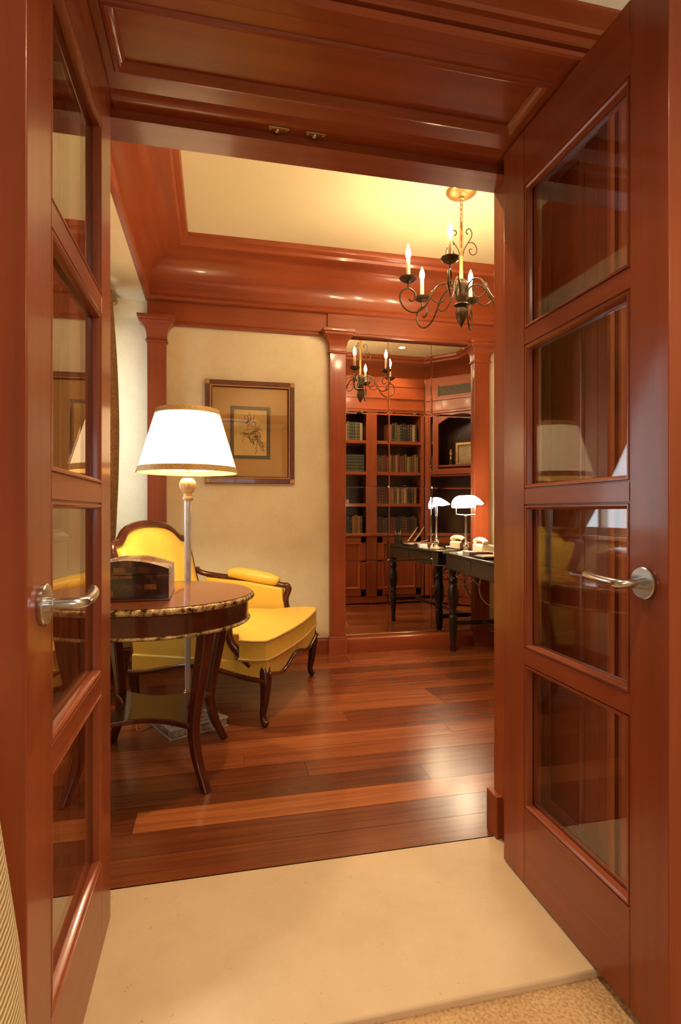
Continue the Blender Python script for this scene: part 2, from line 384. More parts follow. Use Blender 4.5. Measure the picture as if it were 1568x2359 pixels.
# ------------------------------------------------------------------ floors
def build_floor():
    w = .153; mb = MB(); tones = []
    rr = random.Random(5)
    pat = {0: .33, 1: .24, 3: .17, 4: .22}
    mb.add([(XA-.1, 1.88, -.004), (XR+.1, 1.88, -.004), (XR+.1, YB+.1, -.004), (XA-.1, YB+.1, -.004)], [(0, 1, 2, 3)]); tones.append((0, 0))
    for k in range(20):
        y0 = 1.89+k*w; y1 = min(y0+w-.0012, YB+.05)
        if y0 > YB: break
        x = XA-.1-rr.random()*1.4
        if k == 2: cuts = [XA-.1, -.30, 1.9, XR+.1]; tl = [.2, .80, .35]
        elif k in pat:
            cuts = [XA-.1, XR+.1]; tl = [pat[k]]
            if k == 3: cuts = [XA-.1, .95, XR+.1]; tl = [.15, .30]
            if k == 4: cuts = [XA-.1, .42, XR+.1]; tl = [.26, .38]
        else:
            cuts = [x]; tl = []
            while x < XR+.1:
                x += 1.0+rr.random()*1.5; cuts.append(x); tl.append(.25+.45*rr.random() if rr.random() > .22 else .6+.15*rr.random())
        for a, b, t in zip(cuts[:-1], cuts[1:], tl):
            a, b = max(a, XA-.1), min(b, XR+.1)
            if b <= a: continue
            mb.add([(a+.0006, y0, 0), (b-.0006, y0, 0), (b-.0006, y1, 0), (a+.0006, y1, 0)], [(0, 1, 2, 3)]); tones.append((t, rr.random()))
    o = struct(mb, 'floor', FLOORM, smooth=False, org=(1, 3, 0))
    at = o.data.color_attributes.new('tone', 'FLOAT_COLOR', 'CORNER')
    for p in o.data.polygons:
        for li in p.loop_indices: at.data[li].color = (tones[p.index][0], tones[p.index][1], 0, 1)
build_floor()
struct(MB().box(OX0, OX1, 1.275, 1.888, -.05, .001), 'floor_threshold', STONE, bevel=.006, org=(.3, 1.5, 0))
struct(MB().box(-2.4, 2.6, -2.6, YF0+.012, -.05, -.018), 'floor_carpet', CARPET, org=(.3, 0, 0))
# ------------------------------------------------------------------ walls
mb = MB(); mb.box(XA-.3, OX0, YF0, YF1, -.05, ZC+.2); mb.box(OX1, XR+.2, YF0, YF1, -.05, ZC+.2); mb.box(OX0, OX1, YF0, YF1, OZ, ZC+.2)
mb.box(-2.4, XA-.3, YF0, YF0+.2, -.05, ZC+.2)
struct(mb, 'wall_front', PLASTER)
struct(MB().box(XA-.3, XR+.2, YB, YB+.2, -.05, ZC+.2), 'wall_back', PLASTER)
struct(MB().box(XR, XR+.2, YF1, YB, -.05, ZC+.2), 'wall_right', PLASTER)
WY0, WY1, WZ0, WZ1 = 3.0, 4.60, 1.02, 2.62
mb = MB(); mb.box(XA-.2, XA, YF1, WY0, -.05, ZC); mb.box(XA-.2, XA, WY1, YB, -.05, ZC); mb.box(XA-.2, XA, WY0, WY1, -.05, WZ0); mb.box(XA-.2, XA, WY0, WY1, WZ1, ZC)
struct(mb, 'wall_left', PLASTER)
struct(MB().box(XA, XL, YF1, YB, 2.875, ZC), 'wall_bulkhead', PLASTER)
struct(MB().box(XA-.3, XR+.2, YF1, YB+.2, ZC, ZC+.2), 'ceiling', CEIL)
# bedroom side
struct(MB().box(-2.6, -2.4, -2.8, YF0, -.05, 3.1), 'wall_bedroom_left', PLASTER)
struct(MB().box(2.6, 2.8, -2.8, YF0+.2, -.05, 3.1), 'wall_bedroom_right', PLASTER)
struct(MB().box(-2.6, 2.8, -2.8, YF0+.1, 2.95, 3.15), 'ceiling_bedroom', WHITE)
BW = (-.5, .9, 1.1, 2.0)
mb = MB(); mb.box(-2.6, BW[0], -2.8, -2.6, -.05, 3.1); mb.box(BW[1], 2.8, -2.8, -2.6, -.05, 3.1); mb.box(BW[0], BW[1], -2.8, -2.6, -.05, BW[2]); mb.box(BW[0], BW[1], -2.8, -2.6, BW[3], 3.1)
struct(mb, 'wall_bedroom_back', PLASTER)
# white band above the door casing
struct(MB().box(-2.4, 2.6, YF0-.012, YF0, 2.545, 2.95), 'wall_bedroom_frieze', WHITE)

# windows
def window(name, plane, a0, a1, z0, z1, depth, nb, axis):
    mb = MB(True)
    def bx(u0, u1, w0, w1, d0, d1):
        if axis == 'x': mb.box(d0, d1, u0, u1, w0, w1)
        else: mb.box(u0, u1, d0, d1, w0, w1)
    d0, d1 = depth
    bx(a0, a0+.06, z0, z1, d0, d1); bx(a1-.06, a1, z0, z1, d0, d1); bx(a0, a1, z0, z0+.06, d0, d1); bx(a0, a1, z1-.06, z1, d0, d1)
    for i in range(1, nb): u = a0+(a1-a0)*i/nb; bx(u-.02, u+.02, z0, z1, d0, d1)
    r = struct(mb, name, [WHITE]*3)
    g = MB(); dm = (d0+d1)/2
    if axis == 'x': g.box(dm-.003, dm+.003, a0+.05, a1-.05, z0+.05, z1-.05)
    else: g.box(a0+.05, a1-.05, dm-.003, dm+.003, z0+.05, z1-.05)
    g.build('glazing', PANE, r); return r
w1 = window('window_1', XA, WY0, WY1, WZ0, WZ1, (XA-.15, XA-.09), 2, 'x')
MB().box(XA-.09, XA+.035, WY0-.05, WY1+.05, WZ0-.03, WZ0).build('sill', WHITE, w1, bevel=.006)
window('window_2', -2.6, BW[0], BW[1], BW[2], BW[3], (-2.74, -2.68), 3, 'y')

# ------------------------------------------------------------------ portal lining (trim)
ogee = [(0, 0), (.004, .006), (.012, .008), (.020, .004), (.026, -.004), (.034, -.008), (.034, -.014), (0, -.014)]
def lining(name, xface, sgn):
    """panelled side of the doorway; room side at xface, sgn=+1 lies to the right of the opening"""
    mb = MB(True); b = xface+sgn*.020
    x0, x1 = min(xface, b), max(xface, b)
    mb.box(x0, x1, 1.3855, 1.445, 0, 2.44); mb.box(x0, x1, 1.665, 1.81, 0, 2.44)
    mb.box(x0, x1, 1.445, 1.665, 0, .22); mb.box(x0, x1, 1.445, 1.665, 2.30, 2.44); mb.box(x0, x1, 1.445, 1.665, 1.02, 1.12)
    p = xface+sgn*.013
    mb.box(min(p, b), max(p, b), 1.445, 1.665, .22, 2.30, 2)
    for z0, z1 in ((.22, 1.02), (1.12, 2.30)):
        pts = [(xface, 1.445, z0), (xface, 1.665, z0), (xface, 1.665, z1), (xface, 1.445, z1)]
        mb.sweep(pts, ogee, (-sgn, 0, 0), True, -sgn)
    # door stop and plinth block at the study end
    s0, s1 = sorted((xface-sgn*.036, b)); mb.box(s0, s1, 1.812, 1.925, 0, 2.41)
    s0, s1 = sorted((xface-sgn*.058, b)); mb.box(s0, s1, 1.862, 1.94, 0, .155, 2)
    struct(mb, name, CHERRY, bevel=.002, org=(xface, 1.6, 0))
lining('trim_1', -.395, -1); lining('trim_2', 1.065, 1)
mb = MB(True)
mb.box(OX0, OX1, 1.3855, 1.435, 2.44, 2.462); mb.box(OX0, OX1, 1.67, 1.81, 2.44, 2.462)
mb.box(OX0, -.275, 1.435, 1.67, 2.44, 2.462); mb.box(.955, OX1, 1.435, 1.67, 2.44, 2.462)
mb.box(-.275, .955, 1.435, 1.67, 2.452, 2.466)
mb.sweep([(-.275, 1.435, 2.44), (.955, 1.435, 2.44), (.955, 1.67, 2.44), (-.275, 1.67, 2.44)], ogee, (0, 0, -1), True, -1)
mb.box(OX0, OX1, 1.812, 1.925, 2.405, 2.47)
mb.box(-.30, .97, 1.765, 1.8115, 2.432, 2.441)
mb.prism([(1.735, 2.44), (1.75, 2.434), (1.765, 2.432), (1.765, 2.4405), (1.735, 2.4405)], 'x', -.30, .97)
struct(mb, 'trim_3', CHERRY, bevel=.002, org=(.3, 1.6, 2.4))
# outer casing and its entablature
case = [(0, 0), (0, .042), (.010, .048), (.030, .048), (.035, .034), (.042, .030), (.050, .034), (.054, .048), (.062, .052), (.068, .044), (.105, .044), (.112, .058), (.128, .064), (.140, .060), (.140, 0)]
case = [(u*.60, v*.9) for u, v in case]
mb = MB(True)
mb.sweep([(-.395, YF0, -.02), (-.395, YF0, 2.44), (1.065, YF0, 2.44), (1.065, YF0, -.02)], case, (0, -1, 0), False, 1)
yb = YF0
mb.prism([(yb, 2.51), (yb-.046, 2.51), (yb-.046, 2.520), (yb-.050, 2.524), (yb-.060, 2.534), (yb-.078, 2.541), (yb-.084, 2.547), (yb-.084, 2.556), (yb, 2.556)], 'x', -.56, 1.23)
struct(mb, 'trim_4', CHERRY, org=(.3, 1.3, 0), ang=25)

# ------------------------------------------------------------------ study: crown, frieze, pilasters, bases
def cove():
    P = [(0, 2.872), (.028, 2.872), (.040, 2.880), (.046, 2.895), (.040, 2.912), (.030, 2.920), (.026, 2.932)]
    r = .255
    for i in range(0, 11):
        t = PI/2*i/10; P.append((.026+r-r*math.cos(t), 2.945+r*math.sin(t)))
    P += [(.290, 3.205), (.298, 3.225), (.318, 3.232), (.334, 3.243), (.340, 3.258), (.340, ZC), (0, ZC)]
    return P
cp = cove()
mb = MB(True)
path = [(XL, 1.88), (2.88, 1.88), (XR, 2.40), (XR, YB-.03), (XL, YB-.03)]
mb.sweep([(x, y, 0) for x, y in path], cp, (0, 0, 1), True, 1)
struct(mb, 'trim_5', CHERRY, org=(1, 3, 2.8), ang=25)
fr = [(0, 2.69), (.034, 2.69), (.040, 2.696), (.040, 2.708), (.034, 2.716), (.030, 2.722), (.030, 2.872), (0, 2.872)]
mb = MB(True)
mb.sweep([(XL+.012, YB, 0), (.93, YB, 0)], [(-u, v) for u, v in fr], (0, 0, 1), False, 1)
mb.sweep([(.93, YB, 0), (XR, YB, 0)], [(-u*1.75, v) for u, v in fr], (0, 0, 1), False, 1)
struct(mb, 'trim_6', CHERRY, org=(1, YB, 2.69), ang=25)
def pilaster(name, x0, x1):
    mb = MB(True); yf = YB-.06
    mb.box(x0, x1, yf, YB, .14, 2.56)
    xm, hw = (x0+x1)/2, (x1-x0)/2
    # capital: tiers flare out with a hollow curve
    prof = [(0, 2.535), (.010, 2.538), (.014, 2.548), (.010, 2.556), (.004, 2.560), (.006, 2.60), (.016, 2.64), (.034, 2.668), (.054, 2.682), (.058, 2.690), (.058, 2.704), (.068, 2.708), (.070, 2.722), (.070, 2.736), (-.02, 2.736), (-.02, 2.535)]
    mb.sweep([(x0, YB, 0), (x0, yf, 0), (x1, yf, 0), (x1, YB, 0)], prof, (0, 0, 1), False, -1)
    mb.box(x0-.012, x1+.012, yf-.014, YB, 0, .128); mb.box(x0-.006, x1+.006, yf-.007, YB, .128, .145)
    return struct(mb, name, CHERRY, bevel=.003, org=(xm, YB, 0), ang=25)
pilaster('pilaster_1', -.515, -.372); pilaster('pilaster_2', .948, 1.084); pilaster('pilaster_3', 2.268, 2.412)
bb = [(0, 0), (-.022, 0), (-.022, .108), (-.019, .116), (-.012, .122), (-.010, .132), (0, .134)]
struct(MB(True).sweep([(-.36, YB, 0), (.935, YB, 0)], bb, (0, 0, 1), False, 1), 'baseboard_back', CHERRY)
struct(MB(True).sweep([(2.425, YB, 0), (XR, YB, 0), (XR, 3.02, 0)], bb, (0, 0, 1), False, 1), 'baseboard_right', CHERRY)
struct(MB(True).sweep([(XA, YB, 0), (-.53, YB, 0)], bb, (0, 0, 1), False, 1), 'baseboard_alcove', CHERRY)
struct(MB(True).sweep([(XA, YF1, 0), (XA, YB-.03, 0)], bb, (0, 0, 1), False, 1), 'baseboard_left', CHERRY)
bm_ = [(0, 0), (-.052, 0), (-.052, .112), (-.046, .122), (-.036, .128), (-.034, .138), (0, .138)]
struct(MB(True).sweep([(1.097, YB, 0), (2.256, YB, 0)], bm_, (0, 0, 1), False, 1), 'baseboard_mirror', CHERRY)

# ------------------------------------------------------------------ mirror of twelve panes
MX = [1.085, 1.475, 1.874, 2.267]; MZ = [.148, .781, 1.418, 2.055, 2.69]
mir = thing('wall_mirror', 'tall wall mirror of twelve panes set between two wooden pilasters', 'mirror', (1.676, YB-.012, .14))
for i in range(3):
    for j in range(4):
        x0, x1, z0, z1 = MX[i]+.0012, MX[i+1]-.0012, MZ[j]+.0012, MZ[j+1]-.0012
        y = YB-.014; b = .010
        mb = MB()
        vs = [(x0+b, y-.004, z0+b), (x1-b, y-.004, z0+b), (x1-b, y-.004, z1-b), (x0+b, y-.004, z1-b), (x0, y-.0034, z0), (x1, y-.0034, z0), (x1, y-.0034, z1), (x0, y-.0034, z1), (x0, y+.004, z0), (x1, y+.004, z0), (x1, y+.004, z1), (x0, y+.004, z1)]
        mb.add(vs, [(0, 1, 2, 3), (0, 4, 5, 1), (1, 5, 6, 2), (2, 6, 7, 3), (3, 7, 4, 0), (4, 8, 9, 5), (5, 9, 10, 6), (6, 10, 11, 7), (7, 11, 8, 4), (8, 11, 10, 9)])
        mb.build('mirror_pane', MIRROR, mir, smooth=False)
for i in (1, 2):
    for j in (1, 2, 3):
        MB().lathe([(.004, -.026), (.008, -.024), (.010, -.020), (.008, -.016), (.002, -.012)], MX[i], YB, 12, 'y', MZ[j]).build('rosette', BRASS, mir)
MB().box(MX[0], MX[3], YB-.024, YB-.004, .138, .150).build('base_channel', BRASS, mir, bevel=.002)

# ------------------------------------------------------------------ doors
ZP = [(.25, .712), (.762, 1.224), (1.274, 1.736), (1.786, 2.248)]
bead = [(-.003, -.012), (-.003, .0005), (-.001, .0005), (0, -.005), (.003, -.005), (.0045, .0005), (.009, .0005), (.0135, -.003), (.0155, -.009), (.0165, -.0195), (.0, -.0195)]
def door(name, xf, sgn, hy):
    """sgn: direction from the visible face into the door's thickness"""
    r = thing(name, None, None, (xf, 1.745, .008), kind='structure')
    xb = xf+sgn*.045; x0, x1 = min(xf, xb), max(xf, xb)
    mb = MB(True); ya, yb_, yc, yd = (.998 if sgn < 0 else 1.031), (1.137 if sgn < 0 else 1.149), 1.615, 1.745
    mb.box(x0, x1, ya, yb_, .008, 2.428); mb.box(x0, x1, yc, yd, .008, 2.428)
    zs = [.008]+[z for p in ZP for z in p]+[2.428]
    for i in range(0, len(zs), 2): mb.box(x0, x1, yb_, yc, zs[i], zs[i+1], 1)
    mb.build('door_frame', CHERRY, r, bevel=.0025)
    bd = MB(True); gl = MB(); xm = (x0+x1)/2
    for z0, z1 in ZP:
        for xs, nx in ((xf, -sgn), (xb, sgn)):
            bd.sweep([(xs, yb_, z0), (xs, yc, z0), (xs, yc, z1), (xs, yb_, z1)], bead, (nx, 0, 0), True, nx)
        gl.box(xm-.003, xm+.003, yb_+.004, yc-.004, z0+.004, z1-.004)
    bd.build('glazing_bead', CHERRY, r, ang=25); gl.build('glazing', PANE, r, smooth=False)
    # lever handle
    hz = 1.036; d = -sgn
    h = MB().lathe([(.001, 0), (.036, 0), (.037, .003), (.037, .008), (.035, .010), (.001, .010)], xf, hy, 40, 'x', hz)
    if d < 0:
        h = MB().lathe([(.001, 0), (.036, 0), (.037, -.003), (.037, -.008), (.035, -.010), (.001, -.010)], xf, hy, 40, 'x', hz)
    ro = h.build('door_handle', STEEL, r)
    pts = [(xf+d*.008, hy, hz), (xf+d*.040, hy, hz), (xf+d*.056, hy+.002, hz), (xf+d*.066, hy+.010, hz), (xf+d*.070, hy+.024, hz+.001), (xf+d*.0705, hy+.06, hz+.003), (xf+d*.066, hy+.10, hz+.005), (xf+d*.058, hy+.132, hz+.006)]
    MB().tube(bez(pts, 6), .0105, 14).build('lever', STEEL, ro, ang=50)
    MB().tube([(xf+d*.008, hy, hz), (xf+d*.020, hy, hz)], .0135, 16).build('collar', STEEL, ro, ang=50)
    return r
door('door_1', -.298, -1, 1.078); door('door_2', .97, 1, 1.100)
# roller catches in the door head
for i, (x, lab) in enumerate(((.201, 'small brass roller catch under door head nearer the left-hand glazed door'), (.322, 'small brass roller catch under door head nearer the right-hand glazed door'))):
    t = thing('roller_catch', lab, 'catch', (x, 1.790, 2.432))
    MB().box(x-.034, x+.034, 1.779, 1.802, 2.428, 2.4325).build('plate', BRASS, t, bevel=.001)
    MB().ell((x-.004, 1.790, 2.426), (.009, .009, .008), 14, 8).build('ball', STEEL, t)
    for sx in (-.025, .025): MB().lathe([(.001, 0), (.004, 0), (.003, -.0015), (.001, -.002)], x+sx, 1.790, 10, 'z', 2.428).build('screw', STEEL, t)

# ------------------------------------------------------------------ framed drawing
def framed_picture():
    x0, x1, z0, z1 = -.076, .652, 1.434, 2.276; yw = YB
    t = thing('framed_drawing', 'large square framed sepia sketch with wide tan mount on parchment wall', 'picture', ((x0+x1)/2, yw-.01, z0))
    A = [(x0, yw-.001, z0), (x1, yw-.001, z0), (x1, yw-.001, z1), (x0, yw-.001, z1)]
    mb = MB(); mb.sweep(A, [(0, 0), (0, .022), (.004, .026), (.038, .026), (.040, .022), (.040, 0)], (0, -1, 0), True, 1); mb.build('frame', FRAMEDARK, t)
    mb = MB(); mb.sweep(A, [(.040, 0), (.040, .024), (.043, .0265), (.048, .0255), (.048, 0)], (0, -1, 0), True, 1); mb.build('inner_fillet', INLAY, t)
    mb = MB(); mb.sweep(A, [(.048, 0), (.048, .023), (.056, .019), (.058, .014), (.058, 0)], (0, -1, 0), True, 1); mb.build('rebate', MAH[0], t)
    for cx in (x0+.020, x1-.020):
        for cz in (z0+.020, z1-.020): MB().box(cx-.0165, cx+.0165, yw-.0285, yw-.02, cz-.0165, cz+.0165).build('corner_block', INLAY, t, bevel=.001)
    MB().box(x0+.05, x1-.05, yw-.010, yw-.004, z0+.05, z1-.05).build('mount', MATBOARD, t)
    a0, a1, b0, b1 = .125, .451, 1.636, 2.069
    B = [(a0, yw-.010, b0), (a1, yw-.010, b0), (a1, yw-.010, b1), (a0, yw-.010, b1)]
    mb = MB(); mb.sweep(B, [(0, 0), (0, .003), (.012, .005), (.014, .003), (.018, .003), (.020, .005), (.030, .003), (.030, 0)], (0, -1, 0), True, 1)
    mb.build('slip_frame', GREENMAT, t)
    MB().box(a0+.02, a1-.02, yw-.0115, yw-.009, b0+.02, b1-.02).build('sheet', PAPER, t)
    rr = random.Random(4); mb = MB(); cx, cz = .288, 1.835
    def stroke(pts, w):
        q = bez([(x, yw-.0122, z) for x, z in pts], 6); n = len(q); prev = None; vs = []
        for i, p in enumerate(q):
            d = (q[min(i+1, n-1)]-q[max(i-1, 0)]); d = V((-d.z, 0, d.x)).normalized()*w*(.25+.75*math.sin(PI*i/(n-1)))
            vs += [p+d, p-d]
        mb.add(vs, [(2*i, 2*i+1, 2*i+3, 2*i+2) for i in range(n-1)])
    for (sx, sz, n, sp, w) in ((.268, 1.965, 7, .030, .0028), (.30, 1.88, 10, .045, .0026), (.27, 1.83, 13, .05, .0036), (.33, 1.82, 15, .055, .0026), (.37, 1.74, 10, .035, .0030), (.345, 1.79, 9, .045, .0026)):
        for _ in range(n):
            x, z = sx+rr.gauss(0, sp*.6), sz+rr.gauss(0, sp*.45); a = rr.uniform(0, 2*PI); pts = [(x, z)]
            for _k in range(4):
                a += rr.uniform(-.9, .9); x += .016*math.cos(a); z += .016*math.sin(a); pts.append((x, z))
            stroke(pts, w*rr.uniform(.4, 1.1))
    stroke([(.215, 1.80), (.24, 1.835), (.275, 1.84), (.31, 1.865), (.345, 1.862), (.37, 1.835), (.365, 1.79), (.39, 1.75), (.395, 1.705)], .003)
    stroke([(.262, 1.985), (.272, 1.962), (.262, 1.94), (.248, 1.925)], .005); stroke([(.295, 1.975), (.285, 1.955), (.272, 1.942)], .005)
    mb.build('sketch_lines', INK, t, smooth=False)
    MB().box(x0+.05, x1-.05, yw-.0155, yw-.0140, z0+.05, z1-.05).build('glazing', PANE, t, smooth=False)
framed_picture()

# ------------------------------------------------------------------ round table
def table():
    cx, cy = -.278, 2.782
    t = thing('round_table', 'round mahogany side table with gilt carved rim and curved legs', 'table', (cx, cy, 0))
    MB().lathe([(.001, .812), (.452, .812), (.456, .814), (.456, .8155), (.44, .8165), (.001, .8165)], cx, cy, 96).build('table_top', TABLETOP, t)
    mb = MB(); n = 150
    ring = []
    prof = [(.445, .782), (.455, .784), (.462, .790), (.465, .798), (.463, .806), (.457, .8125), (.445, .8125)]
    vs = []; k = len(prof)
    for i in range(n):
        a = 2*PI*i/n; bump = .006*abs(math.sin(a*22))+.003*math.sin(a*57)
        for q, (r, z) in enumerate(prof):
            rr = r+(bump-.004 if 0 < q < k-1 else 0); vs.append((cx+rr*math.cos(a), cy+rr*math.sin(a), z))
    fs = [(i*k+q, i*k+(q+1) % k, ((i+1) % n)*k+(q+1) % k, ((i+1) % n)*k+q) for i in range(n) for q in range(k)]
    mb.add(vs, fs); mb.build('carved_rim', GILT, t, ang=60)
    MB().lathe([(.42, .783), (.42, .695), (.436, .695), (.440, .70), (.440, .778), (.445, .783), (.42, .783)], cx, cy, 96, cap=False).build('apron', MAH[0], t)
    mb = MB(); vs = []; prof = [(.43, .682), (.440, .683), (.446, .688), (.446, .694), (.441, .699), (.43, .699)]; k = len(prof)
    for i in range(n):
        a = 2*PI*i/n; bump = .004*abs(math.sin(a*28))
        for q, (r, z) in enumerate(prof):
            rr = r+(bump if 0 < q < k-1 else 0); vs.append((cx+rr*math.cos(a), cy+rr*math.sin(a), z))
    fs = [(i*k+q, i*k+(q+1) % k, ((i+1) % n)*k+(q+1) % k, ((i+1) % n)*k+q) for i in range(n) for q in range(k)]
    mb.add(vs, fs); mb.build('gilt_band', GILT, t, ang=60)
    a0 = math.radians(-53.4)
    for i in range(4):
        a = a0+i*PI/2; u, w = math.cos(a), math.sin(a); mb = MB()
        pr = bez([(.405, .70, .034), (.39, .60, .033), (.355, .45, .030), (.322, .30, .027), (.318, .22, .026), (.345, .12, .024), (.385, .045, .022), (.408, .0, .022)], 5)
        vs = []
        for p in pr:
            r, z, h = p
            for du, dw in ((-1, -1), (1, -1), (1, 1), (-1, 1)):
                rr = r+du*h*.85; s_ = dw*h*.8
                vs.append((cx+u*rr-w*s_, cy+w*rr+u*s_, z))
        m = len(pr); fs = [(q*4+k_, q*4+(k_+1) % 4, (q+1)*4+(k_+1) % 4, (q+1)*4+k_) for q in range(m-1) for k_ in range(4)]+[(0, 1, 2, 3), ((m-1)*4, (m-1)*4+1, (m-1)*4+2, (m-1)*4+3)]
        mb.add(vs, fs); mb.build('leg', MAH[2], t, bevel=.006, seg=2, ang=40)
    # incurved lower shelf
    pts = []
    for i in range(4):
        a = a0+i*PI/2; b = a+PI/2
        p0, p1 = V((math.cos(a)*.315, math.sin(a)*.315)), V((math.cos(b)*.315, math.sin(b)*.315)); md = (p0+p1)/2
        tw = V((-math.sin(a), math.cos(a)))*.03; tb = V((-math.sin(b), math.cos(b)))*.03
        q0, q1 = p0+tw, p1-tb
        for k in range(9):
            s_ = k/8; p = q0*(1-s_)+q1*s_; p = p-(md.normalized()*.085*math.sin(PI*s_)); pts.append((cx+p.x, cy+p.y))
    mb = MB().prism(pts, 'z', .252, .276); mb.build('lower_shelf', MAH[0], t, bevel=.004)
    # small drawer knob on the apron
    ax, ay = math.cos(math.radians(22)), math.sin(math.radians(22))
    k_ = MB().lathe([(.001, 0), (.004, 0), (.004, .008), (.009, .012), (.009, .017), (.001, .021)], 0, 0, 12, 'x', 0)
    k_.xf(Matrix.Translation((cx+.44*ax, cy+.44*ay, .755)) @ Matrix.Rotation(math.radians(22), 4, 'Z')); k_.build('knob', BRASS, t)
table()

# ------------------------------------------------------------------ shell box on the table
def shell_box():
    x0, x1, y0, y1, z0 = -.545, -.193, 2.515, 2.85, .8168
    t = thing('keepsake_box', 'dark shell-tiled box with arched lid on the round table', 'box', ((x0+x1)/2, (y0+y1)/2, z0))
    zs, zt = .955, .992; n = 16; arc = []
    for i in range(n+1):
        s_ = i/n; arc.append((x0+(x1-x0)*s_, zs+(zt-zs)*math.sin(PI*s_)**.9 if 0 < i < n else zs))
    mb = MB(); mb.m = 0
    zm = .93
    mb.box(x0, x1, y0, y1, z0+.010, zm, 0)
    mb.build('body', SHELLF, t, bevel=.002)
    poly = [(x0, zm+.002), (x1, zm+.002)]+[(x, z) for x, z in reversed(arc)]
    mb = MB(); k = len(poly)
    vs = [(p[0], y0, p[1]) for p in poly]+[(p[0], y1, p[1]) for p in poly]
    mb.add(vs, [tuple(range(k)), tuple(range(2*k-1, k-1, -1))], 0)
    mb.add(vs, [(i, (i+1) % k, k+(i+1) % k, k+i) for i in range(k)], 1)
    mb.build('lid', [SHELLF, SHELLT], t, doubles=True, ang=30)
    MB().box(x1-.0005, x1+.0012, y0+.006, y1-.006, z0+.012, zm-.002).build('lamplit_side', SHELLT, t)  # thin sheet that paints the lamp-lit right side paler
    MB().box(x0-.004, x1+.004, y0-.004, y1+.004, z0, z0+.010).build('base_moulding', MAH[0], t, bevel=.003)
shell_box()

# ------------------------------------------------------------------ floor lamp
def floor_lamp():
    lx, ly = -.147, 3.255
    t = thing('floor_lamp', 'lit floor lamp with pale tapered shade on silvered pole behind round table', 'lamp', (lx, ly, 0))
    A = math.radians(25.5); Mr = Matrix.Translation((lx, ly, 0)) @ Matrix.Rotation(A, 4, 'Z')
    h = .168
    mb = MB(); mb.box(-h, h, -h, h, 0, .012); mb.box(-h+.008, h-.008, -h+.008, h-.008, .012, .046); mb.box(-h, h, -h, h, .046, .056)
    mb.box(-h+.03, h-.03, -h+.03, h-.03, .056, .066); mb.box(-h+.05, h-.05, -h+.05, h-.05, .066, .074)
    nfl = 9
    for i in range(nfl):
        c = -h+.03+(2*h-.06)*i/(nfl-1)
        for s_ in (-1, 1):
            mb.box(c-.013, c+.013, s_*(h-.008)-.006, s_*(h-.008)+.006, .014, .044); mb.box(s_*(h-.008)-.006, s_*(h-.008)+.006, c-.013, c+.013, .014, .044)
    mb.xf(Mr); mb.build('plinth', STONEGREY, t, bevel=.0025)
    MB().lathe([(.001, .074), (.062, .074), (.064, .082), (.058, .090), (.060, .100), (.052, .115), (.034, .140), (.024, .160), (.020, .175), (.001, .175)], lx, ly, 32, gad=12, gamp=.06, gz=(.095, .15)).build('base_bell', CREAMGILT, t)
    MB().lathe([(.001, .172), (.020, .172), (.026, .178), (.027, .186), (.022, .192), (.022, .198), (.018, .203), (.001, .203)], lx, ly, 28).build('lower_ring', BRASS, t)
    MB().lathe([(.001, .20), (.0155, .20), (.0165, .55), (.0185, .95), (.0205, 1.27), (.001, 1.27)], lx, ly, 28).build('pole', SILVERLEAF, t)
    MB().lathe([(.001, 1.265), (.026, 1.265), (.030, 1.272), (.030, 1.280), (.024, 1.290), (.026, 1.300), (.018, 1.306), (.001, 1.306)], lx, ly, 28).build('collar', CREAMGILT, t)
    MB().lathe([(.001, 1.302), (.016, 1.302), (.030, 1.314), (.040, 1.334), (.043, 1.352), (.040, 1.370), (.028, 1.388), (.020, 1.394), (.028, 1.402), (.020, 1.408), (.012, 1.412), (.008, 1.50), (.001, 1.50)], lx, ly, 48, gad=14, gamp=.12, gz=(1.31, 1.389)).build('gadrooned_knop', CREAMGILT, t)
    z0, z1, r0, r1 = 1.421, 1.772, .2755, .171; n = 64
    def fr_(z): return r0+(r1-r0)*(z-z0)/(z1-z0)
    mb = MB()
    vs = [(lx+fr_(z)*math.cos(2*PI*i/n), ly+fr_(z)*math.sin(2*PI*i/n), z) for z in (z0, z0+.1, z0+.2, z0+.3, z1) for i in range(n)]
    mb.add(vs, [(j*n+i, j*n+(i+1) % n, (j+1)*n+(i+1) % n, (j+1)*n+i) for j in range(4) for i in range(n)])
    sh = mb.build('shade', SHADE, t, ang=60)
    for za, zb in ((z0-.002, z0+.030), (z1-.026, z1+.003)):
        MB().lathe([(fr_(za)-.004, za), (fr_(za)+.003, za), (fr_(zb)+.003, zb), (fr_(zb)-.004, zb), (fr_(za)-.004, za)], lx, ly, 64, cap=False).build('braid', TRIMGOLD, sh, ang=60)
    mb = MB()
    for k in range(3):
        a = k*2*PI/3+.3; mb.tube([(lx, ly, 1.50), (lx+.163*math.cos(a), ly+.163*math.sin(a), 1.755), (lx+.170*math.cos(a), ly+.170*math.sin(a), 1.768)], .003, 6)
    mb.build('shade_carrier', BRASS, t)
    MB().ell((lx, ly, 1.565), (.034, .034, .048), 16, 10).build('bulb', LAMPBULB, t)
    cord = bez([(lx-.19, ly+.02, .004), (lx-.26, ly-.05, .004), (lx-.30, ly+.10, .004), (lx-.42, ly+.16, .004), (lx-.55, ly+.22, .004), (lx-.66, ly+.20, .004)], 8)
    MB().tube(cord, .004, 8).build('power_cord', CORDM, t)
floor_lamp()

